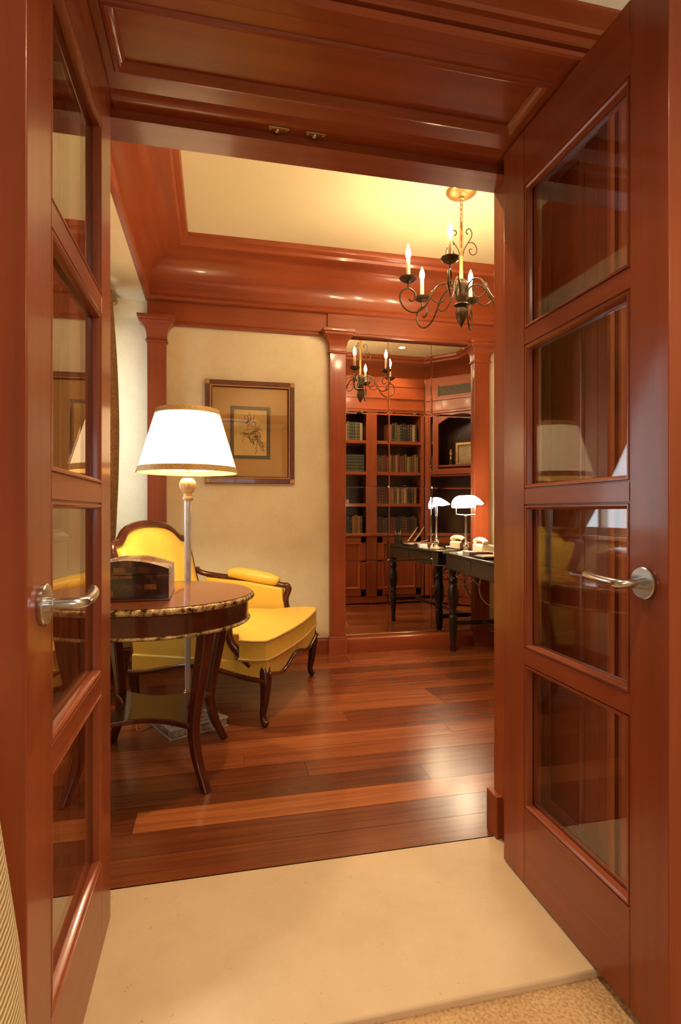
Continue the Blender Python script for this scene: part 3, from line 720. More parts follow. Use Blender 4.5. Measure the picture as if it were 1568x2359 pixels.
# ------------------------------------------------------------------ bergere chair (local x forwards, y to its left)
def bergere():
    t = thing('upholstered_armchair', 'deep yellow leather armchair with carved dark wood frame behind round table', 'armchair', (.115, 3.752, 0), math.radians(-24.85), local=True)
    # seat cushion, T shaped
    pts = [(-.40, -.42), (.255, -.42), (.262, -.50), (.275, -.555), (.36, -.565), (.43, -.545), (.452, -.45), (.474, -.2), (.480, 0), (.474, .2), (.452, .45), (.43, .545), (.36, .565), (.275, .555), (.262, .50), (.255, .42), (-.40, .42)]
    mb = MB(); z0, z1 = .372, .492
    n = len(pts); cxy = (0.03, 0)
    vs = [(x, y, z0) for x, y in pts]+[(x, y, z1) for x, y in pts]
    inner = [(cxy[0]+(x-cxy[0])*.62, y*.62, z1+.018) for x, y in pts]; vs += inner+[(cxy[0]+(x-cxy[0])*.3, y*.3, z1+.024) for x, y in pts]
    fs = [tuple(range(n)), tuple(range(3*n, 4*n))]
    for b in (0, n, 2*n): fs += [(b+i, b+(i+1) % n, b+n+(i+1) % n, b+n+i) for i in range(n)]
    mb.add(vs, fs); cu = mb.build('seat_cushion', LEATHER, t, bevel=.022, seg=4, ang=50)
    for z in (z0+.012, z1-.004):
        MB().tube([(cxy[0]+(x-cxy[0])*1.003, y*1.003, z) for x, y in pts], .0065, 8, True).build('piping', PIPING, cu)
    # upholstered seat rail with a scalloped lower edge
    def scallop(u): return .285+.028*math.cos(u*PI*2)*(.6+.4*abs(u))-.012*abs(u)
    ns = 40
    poly = [(-.53+1.06*i/ns, .372) for i in range(ns+1)]+[(.53-1.06*i/ns, scallop((.53-1.06*i/ns)/.53)) for i in range(ns+1)]
    fr = MB().prism(poly, 'x', .395, .435)
    for s_ in (-1, 1):
        poly = [(-.40+.82*i/ns, .372) for i in range(ns+1)]+[(.42-.82*i/ns, .300+.030*math.cos((.01-.82*i/ns+.41)/.41*PI)) for i in range(ns+1)]
        fr.prism(poly, 'y', s_*.515-.02, s_*.515+.02)
    fr.box(-.42, .40, -.50, .50, .33, .372)
    fr.build('seat_rail_cover', LEATHER, t, bevel=.008, ang=40)
    mb = MB()
    mb.tube([(.440, y, scallop(y/.53)-.004) for y in [-.53+1.06*i/ns for i in range(ns+1)]], .013, 8)
    for s_ in (-1, 1):
        mb.tube([(x, s_*.530, .296+.030*math.cos((x-.01)/.41*PI)) for x in [-.42+.84*i/ns for i in range(ns+1)]], .017, 8)
    mb.tube([(-.42, -.52, .31), (-.43, 0, .30), (-.42, .52, .31)], .016, 8)
    mb.build('seat_frame', MAH[0], t, ang=50)
    # cabriole legs
    def leg(x, y, dx, dy, rake=0):
        pr = bez([(x, y, .335), (x+.014*dx, y+.014*dy, .27), (x+.015*dx, y+.015*dy, .21), (x+.006*dx, y+.006*dy, .12), (x-.004*dx, y-.004*dy, .06), (x+.010*dx+rake*.3, y+.008*dy, .018), (x+.022*dx+rake*.4, y+.018*dy, .004)], 5)
        rr = [.036, .036, .031, .024, .019, .022, .018]; rad = []
        for i in range(len(rr)-1):
            for k in range(5): rad.append(rr[i]+(rr[i+1]-rr[i])*k/5)
        rad.append(rr[-1])
        for q in range(len(pr)): pr[q].z = max(pr[q].z, rad[q]*.9)
        MB().tube(pr, rad, 12).build('leg', MAH[2], t, ang=60)
    leg(.40, -.50, 1, -.6); leg(.40, .50, 1, .6); leg(-.42, -.45, -1, -.3, -.1); leg(-.42, .45, -1, .3, -.1)
    # arched back
    lean = lambda z: -.40-.195*max(0, (z-.40))/.62
    outl = [(-.40, .33), (-.42, .55), (-.445, .78), (-.462, .93), (-.455, .985), (-.42, 1.0), (-.375, 1.005), (-.335, 1.030), (-.27, 1.075), (-.16, 1.105), (0, 1.115)]
    full = outl+[(-y, z) for y, z in reversed(outl[:-1])]
    sp = bez([(lean(z), y, z) for y, z in full], 6)
    MB().tube(sp, .029, 12).build('back_frame', MAH[2], t, ang=60)
    ins = [(y*.945, .35 if z < .4 else (z-.022 if z > .9 else z)) for y, z in full]
    inp = bez([(lean(z), y, z) for y, z in ins], 4)
    mb = MB(); k = len(inp); cz = .70; vs = []
    for s_, off in ((1.0, .030), (.93, .052), (.72, .066), (.4, .072)):
        for p in inp:
            z = cz+(p.z-cz)*s_; vs.append((lean(z)+off, p.y*s_, z))
    for s_, off in ((1.0, -.02), (.9, -.034)):
        for p in inp:
            z = cz+(p.z-cz)*s_; vs.append((lean(z)+off, p.y*s_, z))
    fs = []
    for b in (0, k, 2*k): fs += [(b+i, b+(i+1) % k, b+k+(i+1) % k, b+k+i) for i in range(k)]
    fs.append(tuple(range(3*k, 4*k))); fs += [(i, (i+1) % k, 4*k+(i+1) % k, 4*k+i) for i in range(k)]; fs += [(4*k+i, 4*k+(i+1) % k, 5*k+(i+1) % k, 5*k+i) for i in range(k)]; fs.append(tuple(range(5*k, 6*k)))
    mb.add(vs, fs); mb.build('backrest', LEATHER, t, ang=60)
    # arms
    for s_ in (-1, 1):
        rail = bez([(-.485, s_*.455, .775), (-.465, s_*.475, .745), (-.40, s_*.495, .725), (-.28, s_*.515, .708), (-.10, s_*.525, .695), (.06, s_*.528, .672), (.165, s_*.530, .655), (.205, s_*.530, .650), (.222, s_*.530, .632), (.214, s_*.528, .600), (.200, s_*.525, .55), (.215, s_*.523, .47), (.27, s_*.520, .40), (.33, s_*.515, .34)], 5)
        rad = [.021 if i < 34 else .024 for i in range(len(rail))]
        ar = MB().tube(rail, rad, 10).build('armrest', MAH[1], t, ang=60)
        mb = MB(); pad = bez([(-.25, s_*.517, .730), (-.18, s_*.520, .736), (-.02, s_*.526, .712), (.10, s_*.528, .690), (.145, s_*.529, .676)], 6)
        n = len(pad); mb.tube(pad, [.012+.036*math.sin(PI*(.06+.88*i/(n-1)))**.6 for i in range(n)], 14); mb.build('arm_pad', LEATHER, ar, ang=60)
        # inner and outer upholstered panel below the arm
        tp = [(-.43, .705), (-.28, .690), (-.10, .678), (.06, .655), (.185, .635), (.190, .55), (.205, .46), (.235, .42), (.235, .335), (-.40, .335)]
        mb = MB().prism(tp, 'y', s_*.50-.022, s_*.50+.022); sp_ = mb.build('side_panel', LEATHER, t, bevel=.012, seg=3, ang=50)
        MB().tube([(x, s_*.523, z) for x, z in tp], .0055, 6, True).build('piping', PIPING, sp_)
bergere()

# ------------------------------------------------------------------ desk and the things on it
DA = math.radians(-4.4)
DO = (2.235, 3.915)
ca, sa = math.cos(DA), math.sin(DA)
def dl(x, y):  # world -> desk local
    dx, dy = x-DO[0], y-DO[1]; return (dx*ca+dy*sa, -dx*sa+dy*ca)
def dw(x, y): return (DO[0]+x*ca-y*sa, DO[1]+x*sa+y*ca)
def desk():
    t = thing('writing_desk', 'black-brown writing desk on turned legs pushed against the tall mirror', 'desk', (DO[0], DO[1], 0), DA, local=True)
    hw, hl = .335, .640
    mb = MB(True); mb.box(-hw, hw, -hl, hl, .832, .852, 1); mb.build('desk_top', EBONY, t, bevel=.006)
    mb = MB(True); mb.box(-hw+.025, hw-.025, -hl+.03, hl-.03, .716, .832, 1); mb.box(-hw+.020, hw-.020, -hl+.025, hl-.025, .708, .718, 1); mb.build('apron', EBONY, t, bevel=.003)
    pr = [(.001, 0), (.020, 0), (.026, .015), (.022, .04), (.020, .06), (.026, .10), (.036, .22), (.037, .30), (.030, .315), (.038, .33), (.038, .345), (.030, .36), (.040, .40), (.048, .46), (.047, .52), (.034, .57), (.030, .585), (.040, .60), (.040, .615), (.032, .63), (.036, .66), (.040, .70), (.040, .716), (.001, .716)]
    LX, LY = .268, .545
    for sx in (-1, 1):
        for sy in (-1, 1): MB().lathe(pr, sx*LX, sy*LY, 24).build('leg', EBONY[2], t, ang=50)
    mb = MB(True)
    for sy in (-1, 1): mb.box(-LX, LX, sy*LY-.018, sy*LY+.018, .225, .262)
    mb.box(-.018, .018, -LY, LY, .228, .258); mb.build('stretcher', EBONY, t, bevel=.004)
    for yy in (-.25, .25):
        f = MB(True).box(-hw+.021, -hw+.026, yy-.22, yy+.22, .733, .822).build('drawer', EBONY, t, bevel=.003)
desk()
DZ = .8523
def desk_lamp():
    x, y = 2.050, 4.315
    t = thing('desk_lamp', 'lit desk lamp with white glass shade beside the mirror pilaster', 'lamp', (x, y, DZ))
    MB().lathe([(.001, DZ), (.075, DZ), (.076, DZ+.008), (.066, DZ+.014), (.030, DZ+.022), (.018, DZ+.034), (.001, DZ+.034)], x, y, 32).build('base', BRASS, t)
    MB().lathe([(.001, DZ+.03), (.012, DZ+.03), (.022, DZ+.045), (.027, DZ+.062), (.020, DZ+.082), (.010, DZ+.095), (.014, DZ+.10), (.009, DZ+.108), (.0075, DZ+.30), (.013, DZ+.305), (.013, DZ+.318), (.001, DZ+.322)], x, y, 24).build('stem', STEEL, t, ang=50)
    ax = V((.445, -.89, 0)).normalized(); px = V((.89, .445, 0)).normalized(); c = V((x, y, DZ+.415)); up = V((0, 0, 1))
    yk = [c+ax*s_*.100+up*z for s_, z in ((-1, .01), (-1, -.075), (-.9, -.088), (0, -.094), (.9, -.088), (1, -.075), (1, .01))]
    MB().tube(bez(yk, 4), .005, 8).build('yoke', STEEL, t)
    for s_ in (-1, 1): MB().tube([c+ax*s_*.090+up*.01, c+ax*s_*.112+up*.01], .010, 10).build('pivot_knob', BRASS, t)
    prof = []
    for i in range(15):
        a = PI*(1.10-1.10*i/14); cq = math.cos(a); h = .068*cq if cq < 0 else .125*cq; prof.append((h, .080*math.sin(a)-.010 if cq < 0 else .080*(1-cq**1.5)-.010+.016*cq))
    mb = MB(); nu = 16; vs = []
    for j in range(nu+1):
        s_ = -1+2*j/nu; sc = (1-abs(s_)**5)**.5 if abs(s_) < 1 else .05
        for h, v in prof: vs.append(c+ax*s_*.120+px*h*(.35+.65*sc)+up*(v*sc+(1-sc)*-.01))
    k = len(prof); mb.add(vs, [(j*k+i, j*k+i+1, (j+1)*k+i+1, (j+1)*k+i) for j in range(nu) for i in range(k-1)])
    mb.build('shade', OPAL, t, solid=.004, ang=70)
    mb = MB().tube([c+ax*-.05+up*.012, c+ax*.05+up*.012], .013, 10); mb.build('bulb', DESKBULB, t)
desk_lamp()
def phone():
    x, y = 2.300, 4.40
    t = thing('telephone', 'cream telephone with coiled handset on the dark desk by mirror', 'telephone', (x, y, DZ), 0)
    a = math.radians(-4.4); M = Matrix.Translation((x, y, DZ)) @ Matrix.Rotation(a, 4, 'Z')
    mb = MB().prism([(-.105, 0), (.105, 0), (.105, .018), (.06, .055), (-.06, .075), (-.105, .07)], 'y', -.10, .10); mb.xf(M); mb.build('body', IVORY, t, bevel=.012, seg=3)
    mb = MB().tube(bez([(-.07, -.105, .085), (-.07, -.08, .105), (-.07, 0, .112), (-.07, .08, .105), (-.07, .105, .085)], 5), [.026]*4+[.02]*13+[.026]*4, 12); mb.xf(M); mb.build('handset', IVORY, t, ang=60)
    mb = MB()
    for i in range(3):
        for j in range(4): mb.box(.0+.028*i, .018+.028*i, -.045+.028*j, -.027+.028*j, .06-.018*i, .068-.018*i)
    mb.xf(M); mb.build('keypad', simple('phone_keys', (.35, .30, .22), .4), t)
    pts = [(-.07+.03*math.sin(q*.9), -.11-.0025*q+.009*math.cos(q*1.9), .012+.006*math.sin(q*1.9)) for q in range(40)]
    mb = MB().tube(pts, .003, 6); mb.xf(M); mb.build('coil_cord', IVORY, t)
phone()
# pen stand and cup at the near end
def pens():
    x, y = 2.095, 3.455
    t = thing('pen_stand', 'dark pen stand with two slanting gold pens reflected in the mirror', 'pen stand', (x, y, DZ))
    MB().box(x-.09, x+.09, y-.045, y+.045, DZ, DZ+.022).build('stand_base', REDLEATHER, t, bevel=.004)
    for dx, in ((-.03,), (.045,)):
        MB().tube([(x+dx, y, DZ+.020), (x+dx+.03, y, DZ+.038)], [.010, .007], 10).build('holder', BRASS, t)
        MB().tube([(x+dx+.005, y, DZ+.026), (x+dx+.05, y+.01, DZ+.085), (x+dx+.115, y+.02, DZ+.185)], [.007, .008, .004], 8).build('pen', PENGOLD, t)
    x, y = 1.985, 3.395
    t = thing('pencil_cup', 'dark leather cup of clips at the end of desk, seen in mirror', 'cup', (x, y, DZ))
    MB().lathe([(.001, DZ), (.040, DZ), (.042, DZ+.095), (.037, DZ+.095), (.036, DZ+.01), (.001, DZ+.01)], x, y, 24).build('cup', BLACKP, t)
    for i, (dx, dy, l) in enumerate(((-.03, .0, .135), (.012, .01, .13), (.022, -.01, .145), (-.004, .012, .125))):
        MB().tube([(x+dx*.3, y+dy*.3, DZ+.012), (x+dx*1.3, y+dy, DZ+l)], .0045, 8).build('pencil', simple('pencil_tan_%d' % i, (.50, .36, .20), .5), t)
pens()
def dbox(name, label, cat, lx, ly, sx, sy, h, mat, bevel=.003, rz=0, z=DZ, group=None):
    wx, wy = dw(lx, ly)
    mb = MB().box(-sx/2, sx/2, -sy/2, sy/2, 0, h); mb.xf(Matrix.Translation((wx, wy, z)) @ Matrix.Rotation(DA+rz, 4, 'Z'))
    return mb.build(name, mat, None, bevel=bevel, label=label, cat=cat)
dbox('note_block', 'small white block of note paper near the desk edge', 'note paper', -.262, .180, .080, .080, .034, NOTE, .001, .2)
dbox('note_sheet', 'loose cream paper sheet lying beside the desk lamp base', 'paper', -.24, .31, .13, .085, .0025, IVORY, .0005, .25)
def tray():
    wx, wy = dw(-.195, .075); M = Matrix.Translation((wx, wy, DZ)) @ Matrix.Rotation(DA, 4, 'Z')
    mb = MB(); mb.box(-.085, .085, -.06, .06, 0, .006); mb.box(-.085, .085, -.06, -.052, 0, .032); mb.box(-.085, .085, .052, .06, 0, .032); mb.box(-.085, -.077, -.06, .06, 0, .032); mb.box(.077, .085, -.06, .06, 0, .032)
    mb.xf(M); mb.build('desk_tray', REDLEATHER, None, bevel=.002, label='dark oxblood leather tray on desk in front of telephone', cat='tray')
    wx, wy = dw(-.19, -.10); M = Matrix.Translation((wx, wy, DZ)) @ Matrix.Rotation(DA, 4, 'Z')
    t = thing('desk_blotter', 'dark bound writing pad at the desk edge with a pen on it', 'writing pad', (wx, wy, DZ))
    mb = MB().box(-.12, .20, -.12, .07, 0, .020); mb.xf(M); mb.build('cover', BLACKP, t, bevel=.005)
    mb = MB().box(-.105, .19, -.11, .06, .020, .024); mb.xf(M); mb.build('sheets', simple('pad_paper', (.62, .42, .26), .7), t)
    wx, wy = dw(-.16, -.06)
    MB().tube([(wx-.04, wy-.05, DZ+.028), (wx+.05, wy+.05, DZ+.060)], [.002, .004], 8).build('fountain_pen', PENGOLD, None, label='slim gold pen leaning on the bound writing pad', cat='pen')
tray()
# cable tangle under the desk
def cables():
    mb = MB(); y = 4.50
    mb.tube(bez([(2.10, y, .697), (2.05, y-.02, .66), (2.03, y-.03, .60), (2.09, y-.05, .575), (2.17, y-.05, .60), (2.22, y-.03, .66), (2.235, y, .698)], 6), .006, 8)
    mb.tube(bez([(2.13, y, .698), (2.07, y-.02, .67), (2.0, y-.05, .63)], 6), .007, 8)
    mb.tube(bez([(2.09, y-.02, .60), (2.11, y-.02, .54), (2.16, y-.01, .47)], 6), .0045, 8)
    mb.tube(bez([(2.05, y-.04, .697), (2.02, y-.06, .655), (2.06, y-.07, .63), (2.13, y-.06, .645), (2.18, y-.05, .698)], 6), .0045, 8)
    mb.tube(bez([(2.12, y-.03, .697), (2.16, y-.05, .63), (2.24, y-.05, .57), (2.26, y-.03, .63), (2.25, y-.02, .697)], 6), .0045, 8)
    mb.build('cable', CABLE, None, label='tangle of pale cables looped under the dark desk top', cat='cable', org=(2.12, y, .47))
    MB().tube(bez([(2.27, y+.035, .699), (2.285, y+.01, .64), (2.265, y, .56), (2.275, y, .47), (2.33, y+.01, .40), (2.42, y+.03, .34), (2.50, y+.04, .20), (2.56, y+.04, .006)], 6), .0055, 8).build('cable', CABLE, None, label='single grey cable hanging below the desk and running down to floor', cat='cable')
cables()

# ------------------------------------------------------------------ bookcase (seen in the mirror)
BY = 2.31
POSTS = [(1.26, 1.36), (1.915, 2.058), (2.668, 2.71)]
SHELVES = [2.130, 1.723, 1.310]
def bookcase():
    t = thing('bookcase', 'built-in cherry bookcase of two open bays with cupboards below, seen in mirror', 'bookcase', (1.95, YF1+.01, 0))
    mb = MB(True)
    for a, b in POSTS: mb.box(a, b, BY-.03, BY, .10, 2.70); 
    mb.build('face_post', CHERRY, t, bevel=.004)
    mb = MB(True)
    for a, b in ((1.26, 1.30), (1.97, 2.01), (2.67, 2.71)): mb.box(a, b, YF1+.01, BY-.03, 0, 2.70)
    mb.build('divider', CHERRY, t)
    mb = MB(True); mb.box(1.26, 2.71, BY-.03, BY+.004, 2.480, 2.955); mb.box(1.26, 2.71, BY, BY+.018, 2.676, 2.70); mb.box(1.26, 2.71, BY, BY+.012, 2.53, 2.545); mb.box(1.26, 2.71, BY, BY+.012, 2.835, 2.85); mb.build('frieze', CHERRY, t, bevel=.003)
    MB(True).box(1.27, 2.70, YF1+.008, YF1+.02, .1, 2.72).build('back_panel', DARKIN, t)
    for z in SHELVES:
        for a, b in ((1.30, 1.97), (2.01, 2.67)): MB(True).box(a, b, YF1+.02, BY-.012, z-.042, z).build('shelf', CHERRY, t, bevel=.003)
    MB(True).box(1.26, 2.71, YF1+.02, BY+.012, .882, .922).build('counter', CHERRY, t, bevel=.006)
    MB(True).box(1.26, 2.71, YF1+.02, BY-.01, .02, .11).build('plinth', CHERRY, t)
    for a, b in ((1.365, 1.910), (2.063, 2.663)):
        mb = MB(True); mb.box(a, b, BY-.028, BY-.016, .115, .878, 2)
        for u0, u1, w0, w1 in ((a, b, .115, .20), (a, b, .80, .878)): mb.box(u0, u1, BY-.02, BY-.002, w0, w1)
        for u0, u1 in ((a, a+.07), (b-.07, b)): mb.box(u0, u1, BY-.02, BY-.002, .115, .878)
        mb.sweep([(a+.07, BY-.002, .20), (b-.07, BY-.002, .20), (b-.07, BY-.002, .80), (a+.07, BY-.002, .80)], [(-u if False else u, v) for u, v in ogee], (0, 1, 0), True, -1)
        mb.build('cupboard_door', CHERRY, t, bevel=.003)
bookcase()
ORD = 'first second third fourth fifth sixth seventh eighth ninth tenth eleventh twelfth thirteenth fourteenth fifteenth sixteenth seventeenth eighteenth nineteenth twentieth twenty-first twenty-second'.split()
COV = {'red': (.17, .016, .012), 'oxblood': (.095, .016, .014), 'tan': (.36, .185, .07), 'dark green': (.030, .045, .022), 'brown': (.12, .05, .022), 'cream': (.50, .40, .26), 'black': (.02, .017, .015), 'olive': (.13, .105, .035), 'navy': (.024, .028, .048), 'orange-brown': (.36, .11, .030)}
COVM = {k: simple('book_'+k.replace(' ', '_').replace('-', '_'), tuple(q*.62 for q in v), .45, noise=.2, nscale=40) for k, v in COV.items()}  # cover colours darkened to stand for dim light on the shelves
GOLDB = simple('spine_gold', (.36, .25, .11), .45, .5)
PAGES = simple('book_pages', (.6, .5, .33), .8)
_books = {}
def book(x0, w, h, d, z, cov, label, group, bands, yfront):
    key = (cov, bands)
    if key not in _books:   # unit book: width 1, height 1, depth 1; spine towards +y
        mb = MB()
        mb.box(0, .12, 0, .97, 0, 1, 0); mb.box(.88, 1, 0, .97, 0, 1, 0)
        mb.prism([(0, .93), (1, .93), (.93, .985), (.72, 1.0), (.28, 1.0), (.07, .985)], 'z', 0, 1, 0)
        mb.box(.12, .88, .03, .93, .02, .98, 1)
        zb = {0: (), 1: (.1, .9), 2: (.08, .26, .44, .62, .80, .93), 3: (.72, .78)}[bands]
        for q in zb: mb.prism([(.02, .93), (.98, .93), (.95, .99), (.72, 1.008), (.28, 1.008), (.05, .99)], 'z', q, q+(.016 if bands != 3 else .012), 2)
        o = mb.build('book', [COVM[cov], PAGES, GOLDB], None, org=(0, 0, 0)); _books[key] = o.data
        bpy.data.objects.remove(o)
    o = bpy.data.objects.new('book', _books[key]); C.objects.link(o)
    o.location = (x0*K, (yfront-d)*K, z*K); o.scale = (w, d, h)
    o['label'] = label; o['category'] = 'book'; o['group'] = group
SHELFN = ['top', 'second', 'third', 'lowest']
def fill(bay, xs, xe, row, cols, hs, ws, bands):
    z = (SHELVES+[.922])[row]; x = xs; i = 0; rr = random.Random(row*7+len(bay)); 
    while i < len(cols) and x < xe:
        w = ws*rr.uniform(.82, 1.2); h = hs*rr.uniform(.93, 1.07) if bands != 2 or cols[i] != 'dark green' else hs
        if x+w > xe: break
        b = bands if bands >= 0 else rr.choice((0, 1, 2, 2, 3))
        book(x, w*.96, h, .155*rr.uniform(.93, 1.05), z+.0005, cols[i], '%s leather book, %s from left on %s shelf of mirrored %s bookcase bay' % (cols[i], ORD[i], SHELFN[row], bay), 'books on the %s shelf of the %s bay' % (SHELFN[row], bay), b, BY-.05)
        x += w; i += 1
fill('narrow', 1.600, 1.905, 0, ['tan', 'cream', 'olive', 'dark green', 'dark green', 'olive', 'dark green', 'cream', 'tan', 'orange-brown', 'red'], .235, .034, 2)
fill('narrow', 1.610, 1.905, 1, ['dark green']*9, .225, .037, 2)
fill('narrow', 1.600, 1.905, 3, ['oxblood', 'brown', 'navy', 'navy', 'tan', 'orange-brown', 'tan', 'brown', 'cream', 'brown'], .225, .034, -1)
fill('wide', 2.215, 2.64, 0, ['orange-brown', 'orange-brown', 'black', 'olive', 'olive', 'black', 'navy', 'black', 'black', 'brown', 'cream', 'black'], .235, .036, -1)
fill('wide', 2.066, 2.655, 1, ['olive', 'brown', 'brown', 'red', 'oxblood', 'tan', 'brown', 'brown', 'tan', 'red', 'red', 'brown', 'olive', 'tan', 'olive', 'brown', 'tan', 'olive', 'brown'], .225, .033, -1)
fill('wide', 2.066, 2.655, 2, ['brown', 'red', 'oxblood', 'oxblood', 'red', 'orange-brown', 'tan', 'brown', 'cream', 'brown', 'tan', 'cream', 'brown', 'black', 'brown', 'tan', 'orange-brown', 'brown'], .235, .0345, -1)
fill('wide', 2.066, 2.655, 3, ['brown', 'oxblood', 'brown', 'brown', 'black', 'red', 'brown', 'oxblood', 'navy', 'black', 'brown', 'red', 'black', 'navy', 'brown', 'olive', 'brown'], .215, .036, -1)
MB().box(1.635, 1.705, BY-.14, BY-.08, 1.311, 1.362).build('trinket_box', simple('pale_card', (.42, .33, .26), .6), None, bevel=.003, label='small pale box alone on third shelf of mirrored narrow bookcase bay', cat='box')

# corner cabinet at 45 degrees
def corner_cabinet():
    o = (2.716, BY+.006); u = V((math.cos(PI/4), math.sin(PI/4)))
    t = thing('corner_cabinet', 'angled cherry corner cabinet with arched niche beside the bookcase, seen in mirror', 'cabinet', (o[0], o[1], 0), PI/4, local=True)
    Lf = .975     # local x along the face, +y into the room is local y
    mb = MB(True)
    mb.box(0, .055, -.03, 0, .10, 2.70); mb.box(Lf-.055, Lf, -.03, 0, .10, 2.70); mb.box(.055, .085, -.022, -.006, .10, 2.70); mb.box(Lf-.085, Lf-.055, -.022, -.006, .10, 2.70); mb.build('stile', CHERRY, t, bevel=.003)
    mb = MB(True); mb.box(.004, Lf, -.03, .004, 2.49, 2.955); mb.box(.02, Lf, 0, .020, 2.655, 2.685); mb.box(.02, Lf, 0, .014, 2.52, 2.54); mb.build('frieze', CHERRY, t, bevel=.003)
    # arched door frame
    a0, a1, z0, z1 = .087, Lf-.087, 1.690, 2.485; i0, i1 = a0+.10, a1-.10
    mb = MB(True); mb.box(a0, i0, -.022, -.002, z0, z1); mb.box(i1, a1, -.022, -.002, z0, z1); mb.box(i0, i1, -.022, -.002, z0, z0+.075)
    arch = [(i0, z1), (i1, z1)]+[(i1-(i1-i0)*k/14, 2.345+.115*math.sin(PI*k/14)) for k in range(15)]
    mb.prism(arch, 'y', -.022, -.002, 0); mb.build('arched_frame', CHERRY, t, bevel=.003)
    mb = MB(True); mb.box(a0, a1, -.33, -.32, .92, 2.49); mb.box(a0, a0+.01, -.33, -.022, .92, 2.49); mb.box(a1-.01, a1, -.33, -.022, .92, 2.49); mb.build('niche_lining', DARKIN, t)
    MB(True).box(a0+.012, a1-.012, -.32, -.026, 1.785, 1.812).build('shelf', CHERRY, t, bevel=.003)
    MB(True).box(a0+.012, a1-.012, -.32, -.022, 1.665, 1.692).build('shelf', CHERRY, t, bevel=.003)
    MB(True).box(.02, Lf, -.32, .012, .882, .922).build('counter', CHERRY, t, bevel=.005)
    MB(True).box(0, Lf, -.05, -.01, .02, .11).build('plinth', CHERRY, t)
    mb = MB(True); mb.box(.06, Lf-.06, -.03, -.014, .115, .878, 2)
    for q0, q1 in ((.06, .13), (Lf/2-.05, Lf/2+.05), (Lf-.13, Lf-.06)): mb.box(q0, q1, -.02, -.002, .115, .878)
    for w0, w1 in ((.115, .20), (.80, .878)): mb.box(.06, Lf-.06, -.02, -.002, w0, w1)
    mb.build('cupboard_door', CHERRY, t, bevel=.003)
    g = MB().box(.20, Lf-.20, .004, .006, 2.715, 2.835).build('air_grille', BLACKVOID, t)
    mb = MB(True)
    for k in range(8): mb.box(.205, Lf-.205, .005, .011, 2.722+.0145*k, 2.729+.0145*k)
    mb.box(.19, .20, .004, .014, 2.70, 2.85); mb.box(Lf-.20, Lf-.19, .004, .014, 2.70, 2.85); mb.build('grille_slats', [IRON]*3, g)
    def pt(s_, d, z): return (o[0]+s_*u.x-d*(-u.y)*-1*-1 if False else o[0]+s_*u.x+d*u.y, o[1]+s_*u.y-d*u.x, z)
    # things in the niche: d is depth behind the face
    p = pt(.315, .12, 1.8125)
    tr = thing('figurine', 'small gilt figurine on dark stand inside arched niche, seen in mirror', 'figurine', p)
    MB().lathe([(.001, 1.8125), (.032, 1.8125), (.032, 1.83), (.024, 1.836), (.022, 1.88), (.028, 1.886), (.001, 1.888)], p[0], p[1], 20).build('stand', BLACKP, tr)
    MB().lathe([(.001, 1.886), (.016, 1.888), (.020, 1.91), (.013, 1.935), (.022, 1.955), (.026, 1.975), (.012, 1.992), (.016, 2.004), (.014, 2.018), (.001, 2.026)], p[0], p[1], 20).build('figure', BRASS, tr)
    q = pt(.50, .14, 1.8125)
    ph = thing('standing_frame', 'upright framed photograph inside arched niche at the mirror edge', 'frame', q, PI/4, local=True)
    mb = MB(); mb.sweep([(-.12, 0, 0), (.12, 0, 0), (.12, 0, .29), (-.12, 0, .29)], [(0, 0), (0, .016), (.03, .02), (.034, .01), (.034, 0)], (0, 1, 0), True, -1); mb.build('frame', GOLDEN, ph)
    MB().box(-.09, .09, -.004, .004, .03, .262).build('photo', simple('photo_print', (.34, .28, .17), .3, noise=.5, nscale=6), ph)
    MB().tube([(0, 0, .2), (0, -.09, .004)], .006, 6).build('strut', BLACKP, ph)
corner_cabinet()

